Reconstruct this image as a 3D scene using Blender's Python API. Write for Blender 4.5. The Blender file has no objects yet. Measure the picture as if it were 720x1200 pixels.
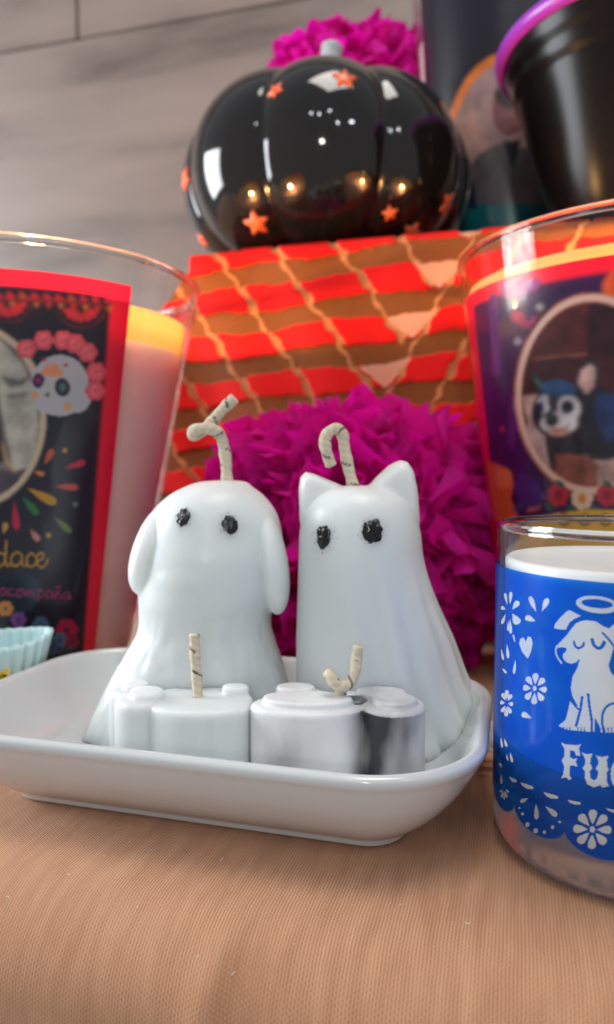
import bpy, bmesh, math, random
import numpy as np
from mathutils import Vector, Matrix, noise
from mathutils.bvhtree import BVHTree

random.seed(7); rng = np.random.default_rng(7)
sc = bpy.context.scene
C = sc.collection
R = math.radians
PI = math.pi

# ------------------------------------------------------------------ camera
F = 870.0                      # focal length in pixels of a 720 x 1200 frame
HORIZON = 550.0
PITCH = math.atan((600 - HORIZON) / F)
EYE = Vector((0, 0, 0.095))
cam_d = bpy.data.cameras.new('camera')
cam = bpy.data.objects.new('camera', cam_d); C.objects.link(cam)
cam.location = EYE
cam.rotation_euler = (PI / 2 - PITCH, 0, 0)
cam_d.sensor_fit = 'VERTICAL'; cam_d.sensor_height = 24
cam_d.lens = 24 * F / 1200
cam_d.clip_start = 0.005; cam_d.clip_end = 50
cam_d.dof.use_dof = True
cam_d.dof.focus_distance = 0.185
cam_d.dof.aperture_fstop = cam_d.lens / 2.3
sc.camera = cam

# ------------------------------------------------------------------ world, lamps, exposure
w = bpy.data.worlds.new('World'); sc.world = w; w.use_nodes = True
bg = w.node_tree.nodes['Background']
bg.inputs[0].default_value = (0.93, 0.95, 1.0, 1); bg.inputs[1].default_value = 0.32

def lamp(name, kind, loc, power, color, target=None, size=None, size_y=None, radius=None):
    d = bpy.data.lights.new(name, kind); d.energy = power; d.color = color
    o = bpy.data.objects.new(name, d); C.objects.link(o); o.location = loc
    if kind == 'AREA':
        d.shape = 'RECTANGLE'; d.size = size; d.size_y = size_y or size
    if radius is not None: d.shadow_soft_size = radius
    if target is not None:
        v = Vector(target) - Vector(loc)
        o.rotation_euler = v.to_track_quat('-Z', 'Y').to_euler()
    return o
lamp('window_light', 'AREA', (-1.15, 0.50, 0.32), 16, (0.90, 0.95, 1.0), (0.0, 0.26, 0.06), 0.5, 0.66)
lamp('ceiling_light', 'AREA', (0.10, 0.12, 1.35), 6.0, (1.0, 0.95, 0.88), (0.0, 0.25, 0.05), 0.5)
lamp('front_fill_lamp', 'POINT', (-0.12, -1.15, 0.46), 9.0, (1.0, 0.97, 0.94), radius=0.05)  # added low fill from behind the camera for cloth front and ghosts
for q, (x, y, z) in enumerate([(-0.30, -0.55, 0.95), (-0.13, -0.55, 0.90), (0.08, -0.55, 0.97), (0.24, -0.6, 0.75), (0.50, -0.5, 0.78), (0.55, -0.5, 0.79)]):
    lamp('led_lamp', 'POINT', (x, y, z), 0.9, (0.90, 0.95, 1.0), radius=0.016)

sc.view_settings.view_transform = 'Standard'
sc.view_settings.look = 'None'
sc.view_settings.exposure = 0.3
sc.view_settings.gamma = 1.0
sc.view_settings.use_curve_mapping = False
sc.cycles.max_bounces = 12; sc.cycles.transparent_max_bounces = 24
sc.cycles.transmission_bounces = 10
sc.cycles.use_denoising = True

# ------------------------------------------------------------------ frame of the shelf
A = R(15.8)
CA, SA = math.cos(A), math.sin(A)
def SN(s, n, z=0.0): return Vector((s * CA + n * SA, -s * SA + n * CA, z))
ROT = -A
def ray(px, py):
    v = Vector(((px - 360) / F, 1.0, (600 - py) / F))
    c, s = math.cos(PITCH), math.sin(PITCH)
    return Vector((v.x, v.y * c + v.z * s, -v.y * s + v.z * c))
def P(px, py, Y):
    r = ray(px, py); return EYE + r * (Y / r.y)

# ------------------------------------------------------------------ colour and materials
def lin(c): c /= 255.0; return c / 12.92 if c <= 0.04045 else ((c + 0.055) / 1.055) ** 2.4
def S(r, g, b): return (lin(r), lin(g), lin(b), 1.0)

def mat(name, color, rough=0.5, **kw):
    m = bpy.data.materials.new(name); m.use_nodes = True
    nt = m.node_tree; b = nt.nodes['Principled BSDF']
    b.inputs['Base Color'].default_value = color
    b.inputs['Roughness'].default_value = rough
    for k, v in kw.items():
        b.inputs[k.replace('_', ' ')].default_value = v
    return m
def node(m, t): return m.node_tree.nodes.new(t)
def link(m, a, b): m.node_tree.links.new(a, b)
def bsdf(m): return m.node_tree.nodes['Principled BSDF']
def bump(m, scale, strength, dist, detail=3, stretch=None, prev=None):
    tc = node(m, 'ShaderNodeTexCoord'); n = node(m, 'ShaderNodeTexNoise'); b = node(m, 'ShaderNodeBump')
    src = tc.outputs['Object']
    if stretch:
        mp = node(m, 'ShaderNodeMapping'); mp.inputs['Scale'].default_value = stretch
        link(m, src, mp.inputs[0]); src = mp.outputs[0]
    link(m, src, n.inputs['Vector']); n.inputs['Scale'].default_value = scale; n.inputs['Detail'].default_value = detail
    link(m, n.outputs[0], b.inputs['Height']); b.inputs['Strength'].default_value = strength; b.inputs['Distance'].default_value = dist
    if prev: link(m, prev.outputs[0], b.inputs['Normal'])
    link(m, b.outputs[0], bsdf(m).inputs['Normal'])
    return b
def mottle(m, c1, c2, scale, lo=0.35, hi=0.65, stretch=None, detail=4):
    tc = node(m, 'ShaderNodeTexCoord'); n = node(m, 'ShaderNodeTexNoise'); r = node(m, 'ShaderNodeValToRGB')
    src = tc.outputs['Object']
    if stretch:
        mp = node(m, 'ShaderNodeMapping'); mp.inputs['Scale'].default_value = stretch
        link(m, src, mp.inputs[0]); src = mp.outputs[0]
    link(m, src, n.inputs['Vector']); n.inputs['Scale'].default_value = scale; n.inputs['Detail'].default_value = detail
    r.color_ramp.elements[0].color = c1; r.color_ramp.elements[0].position = lo
    r.color_ramp.elements[1].color = c2; r.color_ramp.elements[1].position = hi
    link(m, n.outputs[0], r.inputs[0]); link(m, r.outputs[0], bsdf(m).inputs['Base Color'])
    return r
def attr_color(m, name='paint'):
    a = node(m, 'ShaderNodeAttribute'); a.attribute_name = name
    link(m, a.outputs['Color'], bsdf(m).inputs['Base Color'])
    return a

def wax(name, col, scale, weight=0.8, rough=0.42):
    m = mat(name, col, rough)
    b = bsdf(m)
    b.inputs['Subsurface Weight'].default_value = weight
    b.inputs['Subsurface Radius'].default_value = (1.0, 0.9, 0.85)
    b.inputs['Subsurface Scale'].default_value = scale
    b.inputs['Coat Weight'].default_value = 0.15; b.inputs['Coat Roughness'].default_value = 0.25
    return m

M = {}
M['ghost_wax'] = wax('white_wax', (0.71, 0.755, 0.75, 1), 0.011, 1.0)
b1 = bump(M['ghost_wax'], 260, 0.25, 0.0006, 4)
bump(M['ghost_wax'], 1500, 0.12, 0.0002, 2, prev=b1)
M['small_wax'] = wax('small_candle_wax', (0.68, 0.715, 0.715, 1), 0.006, 1.0)
bump(M['small_wax'], 400, 0.2, 0.0004, 4)
M['votive_wax'] = wax('votive_wax', (0.86, 0.86, 0.84, 1), 0.003, 0.6)
M['tumbler_wax'] = wax('tumbler_wax', (0.88, 0.60, 0.55, 1), 0.012, 1.0)
m = mat('molten_wax', (0.95, 0.82, 0.55, 1), 0.3); M['molten'] = m
_t = node(m, 'ShaderNodeBsdfTranslucent'); _t.inputs[0].default_value = (1.0, 0.74, 0.36, 1); _x = node(m, 'ShaderNodeMixShader'); _x.inputs[0].default_value = 0.75
link(m, bsdf(m).outputs[0], _x.inputs[1]); link(m, _t.outputs[0], _x.inputs[2]); link(m, _x.outputs[0], m.node_tree.nodes['Material Output'].inputs[0])
mg = wax('marbled_wax', (0.8, 0.8, 0.8, 1), 0.002, 0.5); attr_color(mg)
bump(mg, 420, 0.25, 0.0005, 4)
M['marble'] = mg

M['porcelain'] = mat('white_porcelain', (0.60, 0.63, 0.63, 1), 0.12, Coat_Weight=0.5, Coat_Roughness=0.05)
bump(M['porcelain'], 60, 0.04, 0.001, 2)
M['paint_black'] = mat('black_paint', (0.006, 0.006, 0.007, 1), 0.12)
bump(M['paint_black'], 1400, 0.25, 0.0002, 3)
M['paint_worn'] = mat('worn_black_paint', (0.01, 0.01, 0.01, 1), 0.25)
mottle(M['paint_worn'], (0.006, 0.006, 0.007, 1), (0.26, 0.27, 0.27, 1), 380, 0.52, 0.70)
M['pumpkin'] = mat('black_glaze', (0.006, 0.006, 0.007, 1), 0.1, Coat_Weight=0.8, Coat_Roughness=0.04, Specular_IOR_Level=0.15)
bump(M['pumpkin'], 30, 0.03, 0.002, 2)
M['star'] = mat('orange_star_glaze', (0.75, 0.10, 0.02, 1), 0.3)
mottle(M['star'], (0.70, 0.08, 0.02, 1), (0.8, 0.2, 0.08, 1), 220)
M['stem'] = mat('stem_grey', (0.42, 0.45, 0.46, 1), 0.3)
M['bucket'] = mat('black_plastic', (0.004, 0.0035, 0.004, 1), 0.24, Specular_IOR_Level=0.16)
M['bucket_rim'] = mat('purple_plastic', (0.26, 0.03, 0.44, 1), 0.3)
M['wick'] = mat('wick_cotton', (0.7, 0.6, 0.45, 1), 0.85); attr_color(M['wick'])
bump(M['wick'], 900, 0.5, 0.0004, 3)
M['char'] = mat('burnt_wick', (0.02, 0.018, 0.016, 1), 0.9)
M['soot'] = mat('grey_melt', (0.10, 0.105, 0.11, 1), 0.3)

def glass_film(name, tint=(1, 1, 1, 1), rough=0.02, base=0.03, ior=1.45):
    """clear thin wall: see-through with a Fresnel reflection"""
    m = bpy.data.materials.new(name); m.use_nodes = True; nt = m.node_tree
    for n in list(nt.nodes): nt.nodes.remove(n)
    out = nt.nodes.new('ShaderNodeOutputMaterial'); mix = nt.nodes.new('ShaderNodeMixShader')
    tr = nt.nodes.new('ShaderNodeBsdfTransparent'); gl = nt.nodes.new('ShaderNodeBsdfGlossy'); fr = nt.nodes.new('ShaderNodeFresnel')
    tr.inputs[0].default_value = tint; gl.inputs['Roughness'].default_value = rough
    geo = nt.nodes.new('ShaderNodeNewGeometry'); mr = nt.nodes.new('ShaderNodeMapRange')
    mr.inputs['To Min'].default_value = ior; mr.inputs['To Max'].default_value = 1 / ior
    nt.links.new(geo.outputs['Backfacing'], mr.inputs['Value']); nt.links.new(mr.outputs[0], fr.inputs[0])
    nt.links.new(fr.outputs[0], mix.inputs[0]); nt.links.new(tr.outputs[0], mix.inputs[1]); nt.links.new(gl.outputs[0], mix.inputs[2])
    nt.links.new(mix.outputs[0], out.inputs[0])
    return m
M['glass'] = glass_film('tumbler_glass', (0.975, 0.98, 0.978, 1), ior=1.42)
M['solid_glass'] = mat('thick_glass', (0.95, 0.97, 0.965, 1), 0.045, Transmission_Weight=1.0, IOR=1.47)

def emit(name, col, strength):
    m = bpy.data.materials.new(name); m.use_nodes = True; nt = m.node_tree
    for n in list(nt.nodes): nt.nodes.remove(n)
    out = nt.nodes.new('ShaderNodeOutputMaterial'); em = nt.nodes.new('ShaderNodeEmission')
    em.inputs[0].default_value = col; em.inputs[1].default_value = strength
    nt.links.new(em.outputs[0], out.inputs[0]); return m
M['flame'] = emit('flame', (1.0, 0.55, 0.16, 1), 40)

# printed paper label with a foil-like coat
m = mat('printed_label', (0.5, 0.5, 0.5, 1), 0.3, Coat_Weight=0.6, Coat_Roughness=0.06); at_ = attr_color(m); M['label'] = m
_t = node(m, 'ShaderNodeBsdfTranslucent'); link(m, at_.outputs['Color'], _t.inputs[0]); _x = node(m, 'ShaderNodeMixShader'); _x.inputs[0].default_value = 0.3
link(m, bsdf(m).outputs[0], _x.inputs[1]); link(m, _t.outputs[0], _x.inputs[2]); link(m, _x.outputs[0], m.node_tree.nodes['Material Output'].inputs[0])
# transparent blue ink on glass
m = bpy.data.materials.new('blue_glass_ink'); m.use_nodes = True; nt = m.node_tree
pb = nt.nodes['Principled BSDF']; pb.inputs['Base Color'].default_value = (0.001, 0.09, 0.52, 1); pb.inputs['Roughness'].default_value = 0.18
out = nt.nodes['Material Output']; at = nt.nodes.new('ShaderNodeAttribute'); at.attribute_name = 'paint'
trc = nt.nodes.new('ShaderNodeBsdfTransparent'); trc.inputs[0].default_value = (0.02, 0.32, 0.92, 1)
clr = nt.nodes.new('ShaderNodeBsdfTransparent'); m1 = nt.nodes.new('ShaderNodeMixShader'); m2 = nt.nodes.new('ShaderNodeMixShader')
m1.inputs[0].default_value = 0.40
wd_ = nt.nodes.new('ShaderNodeBsdfDiffuse'); wd_.inputs[0].default_value = (0.72, 0.72, 0.70, 1)  # white added in the cut-outs, standing in for light scattered by the wax
m3 = nt.nodes.new('ShaderNodeMixShader'); m3.inputs[0].default_value = 0.5
nt.links.new(clr.outputs[0], m3.inputs[1]); nt.links.new(wd_.outputs[0], m3.inputs[2])
clear_ = nt.nodes.new('ShaderNodeMixShader'); sepc = nt.nodes.new('ShaderNodeSeparateColor'); nt.links.new(at.outputs['Color'], sepc.inputs[0])
nt.links.new(sepc.outputs['Green'], clear_.inputs[0]); nt.links.new(clr.outputs[0], clear_.inputs[1]); nt.links.new(m3.outputs[0], clear_.inputs[2])
nt.links.new(trc.outputs[0], m1.inputs[1]); nt.links.new(pb.outputs[0], m1.inputs[2])
nt.links.new(sepc.outputs['Red'], m2.inputs[0]); nt.links.new(clear_.outputs[0], m2.inputs[1]); nt.links.new(m1.outputs[0], m2.inputs[2])
nt.links.new(m2.outputs[0], out.inputs[0]); M['ink'] = m

# ------------------------------------------------------------------ object helpers
def put(name, mesh, m, parent=None, smooth=True):
    if m is not None:
        for mm in (m if isinstance(m, (list, tuple)) else [m]): mesh.materials.append(mm)
    if smooth and len(mesh.polygons):
        mesh.polygons.foreach_set('use_smooth', [True] * len(mesh.polygons))
    o = bpy.data.objects.new(name, mesh); C.objects.link(o)
    if parent: o.parent = parent
    return o
def mesh_of(name, v, f):
    me = bpy.data.meshes.new(name); me.from_pydata([tuple(p) for p in v], [], f); me.update(); return me
def thing(name, label, cat, loc=(0, 0, 0), rz=0, group=None):
    o = bpy.data.objects.new(name, None); C.objects.link(o); o.empty_display_size = 0.01
    o.location = loc; o.rotation_euler = (0, 0, rz); o['label'] = label; o['category'] = cat
    if group: o['group'] = group
    return o
def tag(o, label, cat, group=None):
    o['label'] = label; o['category'] = cat
    if group: o['group'] = group
    return o

def lathe(prof, seg=96, closed=False):
    """prof: (r, z) list. r = 0 ends become poles"""
    v, f = [], []
    idx = []
    for r, z in prof:
        if r < 1e-7:
            idx.append([len(v)]); v.append((0, 0, z))
        else:
            idx.append(list(range(len(v), len(v) + seg)))
            for k in range(seg):
                a = 2 * PI * k / seg; v.append((r * math.cos(a), r * math.sin(a), z))
    pairs = list(zip(idx, idx[1:])) + ([(idx[-1], idx[0])] if closed else [])
    for a, b in pairs:
        for k in range(seg):
            k2 = (k + 1) % seg
            if len(a) == 1 and len(b) == 1: continue
            if len(a) == 1: f.append((a[0], b[k2], b[k]))
            elif len(b) == 1: f.append((a[k], a[k2], b[0]))
            else: f.append((a[k], a[k2], b[k2], b[k]))
    return v, f

def grid_mesh(name, pts, wrap=False):
    """pts: array (nv, nu, 3)"""
    nv, nu = pts.shape[:2]
    v = pts.reshape(-1, 3)
    i = np.arange(nv * nu).reshape(nv, nu)
    if wrap: a = i[:-1]; b = np.roll(i, -1, 1)[:-1]; c = np.roll(i, -1, 1)[1:]; d = i[1:]
    else: a = i[:-1, :-1]; b = i[:-1, 1:]; c = i[1:, 1:]; d = i[1:, :-1]
    q = np.stack([a, b, c, d], -1).reshape(-1, 4)
    me = bpy.data.meshes.new(name)
    me.vertices.add(len(v)); me.vertices.foreach_set('co', v.astype(np.float32).ravel())
    me.loops.add(q.size); me.loops.foreach_set('vertex_index', q.astype(np.int32).ravel())
    me.polygons.add(len(q)); me.polygons.foreach_set('loop_start', np.arange(0, q.size, 4, dtype=np.int32))
    me.polygons.foreach_set('loop_total', np.full(len(q), 4, dtype=np.int32))
    me.update(calc_edges=True); me.validate()
    return me
def paint_attr(me, rgba, name='paint'):
    at = me.color_attributes.new(name, 'FLOAT_COLOR', 'POINT')
    at.data.foreach_set('color', rgba.astype(np.float32).ravel())

def catmull(pts, n):
    pts = np.array(pts, float); k = len(pts)
    t = np.linspace(0, k - 1, n); i = np.clip(t.astype(int), 0, k - 2); u = (t - i)[:, None]
    p1 = pts[i]; p2 = pts[i + 1]
    p0 = np.where((i > 0)[:, None], pts[np.maximum(i - 1, 0)], 2 * p1 - p2)
    p3 = np.where((i < k - 2)[:, None], pts[np.minimum(i + 2, k - 1)], 2 * p2 - p1)
    return 0.5 * (2 * p1 + (p2 - p0) * u + (2 * p0 - 5 * p1 + 4 * p2 - p3) * u ** 2 + (3 * p1 - p0 - 3 * p2 + p3) * u ** 3)

def tube_pts(path, r, nu=20, n=90, taper_tip=True):
    c = catmull(path, n)
    d = np.gradient(c, axis=0); d /= np.linalg.norm(d, axis=1)[:, None]
    nrm = np.zeros_like(c); ref = np.array([0.2, 1.0, 0.1])
    x = ref - d[0] * d[0].dot(ref); x /= np.linalg.norm(x); nrm[0] = x
    for k in range(1, n):
        x = nrm[k - 1] - d[k] * d[k].dot(nrm[k - 1]); nrm[k] = x / np.linalg.norm(x)
    bn = np.cross(d, nrm)
    a = np.linspace(0, 2 * PI, nu, endpoint=False)
    length = np.concatenate([[0], np.cumsum(np.linalg.norm(np.diff(c, axis=0), axis=1))])
    rr = np.full(n, r)
    rr *= 1 + 0.06 * np.sin(length / r * 1.3) + 0.04 * np.sin(length / r * 3.1 + 1)
    pts = c[:, None] + rr[:, None, None] * (np.cos(a)[None, :, None] * nrm[:, None] + np.sin(a)[None, :, None] * bn[:, None])
    # rounded cut ends
    ends = []
    for s, k in ((-1, 0), (1, n - 1)):
        rings = [c[k] + (pts[k] - c[k]) * q + d[k] * s * r * h for q, h in ((0.85, 0.12), (0.45, 0.16), (0.02, 0.17))]
        ends.append(rings)
    pts = np.concatenate([np.array(ends[0][::-1]), pts, np.array(ends[1])])
    length = np.concatenate([[0, 0, 0], length, [length[-1]] * 3])
    return pts, length, a
def wick(name, path, r, parent, seed=0):
    pts, L, a = tube_pts(path, r)
    me = grid_mesh(name, pts, wrap=True)
    Lg, ag = np.meshgrid(L, a, indexing='ij')
    # helical dark threads that surface now and then
    h = (Lg / 0.0062 + ag / (2 * PI) + seed * 0.37) % 1.0
    vis = (np.sin(ag * 1.0 + np.floor(Lg / 0.0062 + ag / (2 * PI) + seed * 0.37) * 2.3 + seed) > 0.0)
    dark = (np.abs(h - 0.5) < 0.055) & vis
    tw = 0.5 + 0.5 * np.sin((Lg / 0.0021 + ag / (2 * PI) * 2) * 2 * PI)
    col = np.ones(pts.shape[:2] + (4,))
    base = np.array([0.66, 0.57, 0.43]) * (0.88 + 0.16 * tw[..., None])
    col[..., :3] = np.where(dark[..., None], np.array([0.03, 0.03, 0.03]), base)
    paint_attr(me, col.reshape(-1, 4))
    return put(name, me, M['wick'], parent)

def fuse(name, pieces, voxel, smooth=6):
    """joins (verts, faces) pieces into one continuous surface"""
    v, f = [], []
    for pv, pf in pieces:
        o = len(v); v += [tuple(p) for p in pv]; f += [tuple(i + o for i in q) for q in pf]
    me = mesh_of('tmp', v, f); o = bpy.data.objects.new('tmp', me); C.objects.link(o)
    m1 = o.modifiers.new('r', 'REMESH'); m1.mode = 'VOXEL'; m1.voxel_size = voxel
    m2 = o.modifiers.new('s', 'SMOOTH'); m2.iterations = smooth; m2.factor = 0.5
    dg = bpy.context.evaluated_depsgraph_get(); dg.update()
    res = bpy.data.meshes.new_from_object(o.evaluated_get(dg)); res.name = name
    bpy.data.objects.remove(o); bpy.data.meshes.remove(me)
    return res
def ellipsoid(c, r, rot=None, nu=40, nv=24, fn=None):
    pr = [(math.sin(PI * k / nv), -math.cos(PI * k / nv)) for k in range(nv + 1)]
    pr[0] = (0, -1); pr[-1] = (0, 1)
    v, f = lathe(pr, nu)
    out = []
    for p in v:
        q = Vector((p[0] * r[0], p[1] * r[1], p[2] * r[2]))
        if fn: q = fn(q)
        if rot: q = rot @ q
        out.append(q + Vector(c))
    return out, f
def loft(rows, nu=120, nz=120, fold=None):
    """rows: z, x_left, x_right, y_front, y_back; closed top and bottom"""
    rows = catmull(rows, nz)
    v, f = [], []
    a = np.linspace(0, 2 * PI, nu, endpoint=False)
    for k, (z, xl, xr, yf, yb) in enumerate(rows):
        cx = (xl + xr) / 2; rx = max((xr - xl) / 2, 1e-4)
        cy = (yf + yb) / 2; ry = max((yb - yf) / 2, 1e-4)
        for t in a:
            g = 1.0 + (fold(t, z) if fold else 0)
            v.append((cx + rx * math.cos(t) * g, cy + ry * math.sin(t) * g, z))
    for k in range(nz - 1):
        for j in range(nu):
            j2 = (j + 1) % nu
            f.append((k * nu + j, k * nu + j2, (k + 1) * nu + j2, (k + 1) * nu + j))
    f.append(tuple(range(nu))[::-1]); f.append(tuple((nz - 1) * nu + j for j in range(nu)))
    if rows[0][0] > rows[-1][0]: f = [q[::-1] for q in f]
    return v, f
def smooth01(x): x = max(0.0, min(1.0, x)); return x * x * (3 - 2 * x)

# ------------------------------------------------------------------ wall
WALL_N = 0.72
M['wood'] = mat('grey_wood', S(140, 128, 126), 0.55)
r_ = mottle(M['wood'], S(74, 63, 57), S(137, 123, 115), 3.2, 0.28, 0.70, stretch=(1.0, 1.0, 5.0), detail=5)
r_.color_ramp.elements.new(0.48).color = S(121, 107, 100)
bump(M['wood'], 30, 0.15, 0.002, 6, stretch=(0.6, 1, 12))
wall = bpy.data.objects.new('wall', None); C.objects.link(wall); wall['kind'] = 'structure'
wall.location = SN(0, WALL_N); wall.rotation_euler = (0, 0, ROT)
def plank(s0, s1, z0, z1, dy):
    bm = bmesh.new(); bmesh.ops.create_cube(bm, size=1)
    for vv in bm.verts:
        vv.co = Vector(((s0 + s1) / 2 + vv.co.x * (s1 - s0 - 0.002), 0.01 + dy + vv.co.y * 0.02, (z0 + z1) / 2 + vv.co.z * (z1 - z0 - 0.002)))
    bmesh.ops.bevel(bm, geom=bm.edges[:], offset=0.0012, segments=2, affect='EDGES')
    me = bpy.data.meshes.new('plank'); bm.to_mesh(me); bm.free()
    return put('plank', me, M['wood'], wall, smooth=False)
# joint that the photo shows, at the left edge of the frame
r0 = ray(0, 62); t0 = WALL_N / (r0.x * SA + r0.y * CA); ZJ = EYE.z + r0.z * t0
r1 = ray(90, 10); t1 = WALL_N / (r1.x * SA + r1.y * CA); SJ = (r1.x * CA - r1.y * SA) * t1
zs = [ZJ - 0.60, ZJ - 0.31, ZJ, ZJ + 0.29, ZJ + 0.58]
for k in range(4):
    cuts = [[-1.5, -0.9, 0.55, 1.5], [-1.5, -1.1, 0.75, 1.5], [-1.5, SJ, 0.9, 1.5], [-1.5, -0.2, 1.5]][k]
    for q, (a_, b_) in enumerate(zip(cuts, cuts[1:])):
        plank(a_, b_, zs[k], zs[k + 1], 0.0006 * ((k * 2 + q) % 3))
bk = mesh_of('backing', [(-1.5, 0.023, -0.2), (1.5, 0.023, -0.2), (1.5, 0.023, 1.4), (-1.5, 0.023, 1.4)], [(0, 1, 2, 3)])
put('backing', bk, mat('dark_joint_backing', (0.05, 0.045, 0.04, 1), 0.9), wall, False)  # dark board seen through the gaps between planks

# ------------------------------------------------------------------ tablecloth
M['cloth'] = mat('peach_cloth', (0.60, 0.33, 0.20, 1), 0.8, Sheen_Weight=0.12, Sheen_Roughness=0.4)
m = M['cloth']; uv = node(m, 'ShaderNodeUVMap'); uv.uv_map = 'weave'
def math_n(m, op, a=None, b=None):
    n = node(m, 'ShaderNodeMath'); n.operation = op
    for k, q in enumerate((a, b)):
        if q is None: continue
        if isinstance(q, (int, float)): n.inputs[k].default_value = q
        else: link(m, q, n.inputs[k])
    return n.outputs[0]
sp = node(m, 'ShaderNodeSeparateXYZ'); link(m, uv.outputs[0], sp.inputs[0])
nz = node(m, 'ShaderNodeTexNoise'); nz.inputs['Scale'].default_value = 0.15; nz.inputs['Detail'].default_value = 3
link(m, uv.outputs[0], nz.inputs['Vector'])
wob = math_n(m, 'MULTIPLY', nz.outputs[0], 5.0)
u = math_n(m, 'ADD', math_n(m, 'MULTIPLY', sp.outputs[0], 2 * PI / 0.72), wob)
rib = math_n(m, 'SINE', u)
half = math_n(m, 'FLOOR', math_n(m, 'DIVIDE', u, 2 * PI))
v_ = math_n(m, 'ADD', math_n(m, 'MULTIPLY', sp.outputs[1], 2 * PI / 1.1), math_n(m, 'MULTIPLY', half, PI))
cross = math_n(m, 'SINE', v_)
wv = math_n(m, 'ADD', math_n(m, 'MULTIPLY', rib, 0.6), math_n(m, 'MULTIPLY', cross, 0.4))
bp = node(m, 'ShaderNodeBump'); bp.inputs['Strength'].default_value = 0.55; bp.inputs['Distance'].default_value = 0.00022
link(m, wv, bp.inputs['Height']); link(m, bp.outputs[0], bsdf(m).inputs['Normal'])
n2 = node(m, 'ShaderNodeTexNoise'); n2.inputs['Scale'].default_value = 1.0; n2.inputs['Detail'].default_value = 4
mp2 = node(m, 'ShaderNodeMapping'); mp2.inputs['Scale'].default_value = (0.30, 0.05, 1); link(m, uv.outputs[0], mp2.inputs[0]); link(m, mp2.outputs[0], n2.inputs['Vector'])
mixv = math_n(m, 'ADD', math_n(m, 'MULTIPLY', wv, 0.26), n2.outputs[0])
rp = node(m, 'ShaderNodeValToRGB'); link(m, mixv, rp.inputs[0])
rp.color_ramp.elements[0].position = 0.25; rp.color_ramp.elements[0].color = (0.42, 0.195, 0.098, 1)
rp.color_ramp.elements[1].position = 0.78; rp.color_ramp.elements[1].color = (0.57, 0.30, 0.168, 1)
link(m, rp.outputs[0], bsdf(m).inputs['Base Color'])

N_E, RB = 0.150, 0.020
def cloth_profile():
    pr = [(n, 0.0) for n in np.concatenate([np.linspace(0.745, 0.30, 12), np.linspace(0.29, N_E + 0.004, 28)])]
    for k in range(15):
        a_ = PI / 2 * k / 14; pr.append((N_E - RB * math.sin(a_), -RB * (1 - math.cos(a_))))
    for z in np.linspace(-RB - 0.008, -0.20, 16): pr.append((N_E - RB, z))
    return pr
pr = cloth_profile()
ss = np.concatenate([np.linspace(-0.9, -0.26, 10), np.linspace(-0.25, 0.2, 150), np.linspace(0.21, 0.9, 10)])
pts = np.zeros((len(pr), len(ss), 3)); uvs = np.zeros((len(pr), len(ss), 2)); L = 0
for k, (n, z) in enumerate(pr):
    if k: L += math.hypot(n - pr[k - 1][0], z - pr[k - 1][1])
    near = smooth01((0.156 - n) / 0.02)
    for j, s in enumerate(ss):
        fold = 0.0016 * math.exp(-((s + 0.056 + 0.12 * (L - 0.6)) / 0.0026) ** 2) - 0.0010 * math.exp(-((s + 0.0505 + 0.12 * (L - 0.6)) / 0.0030) ** 2) + 0.0006 * math.exp(-((s - 0.03) / 0.012) ** 2) + 0.0009 * noise.noise(Vector((s * 30, n * 14, z * 14)))
        p = SN(s, n - near * fold, z + 0.0)
        if n > 0.166: p.z -= 0.0
        pts[k, j] = p; uvs[k, j] = (s * 1000, L * 1000)
me = grid_mesh('tablecloth', pts[:, ::-1]); uvr = uvs[:, ::-1].reshape(-1, 2)
ul = me.uv_layers.new(name='weave'); vi = np.zeros(len(me.loops), dtype=np.int32); me.loops.foreach_get('vertex_index', vi)
ul.data.foreach_set('uv', uvr[vi].astype(np.float32).ravel())
tag(put('tablecloth', me, M['cloth']), 'peach woven tablecloth under everything, folding down over the table edge in front', 'tablecloth')

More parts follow.
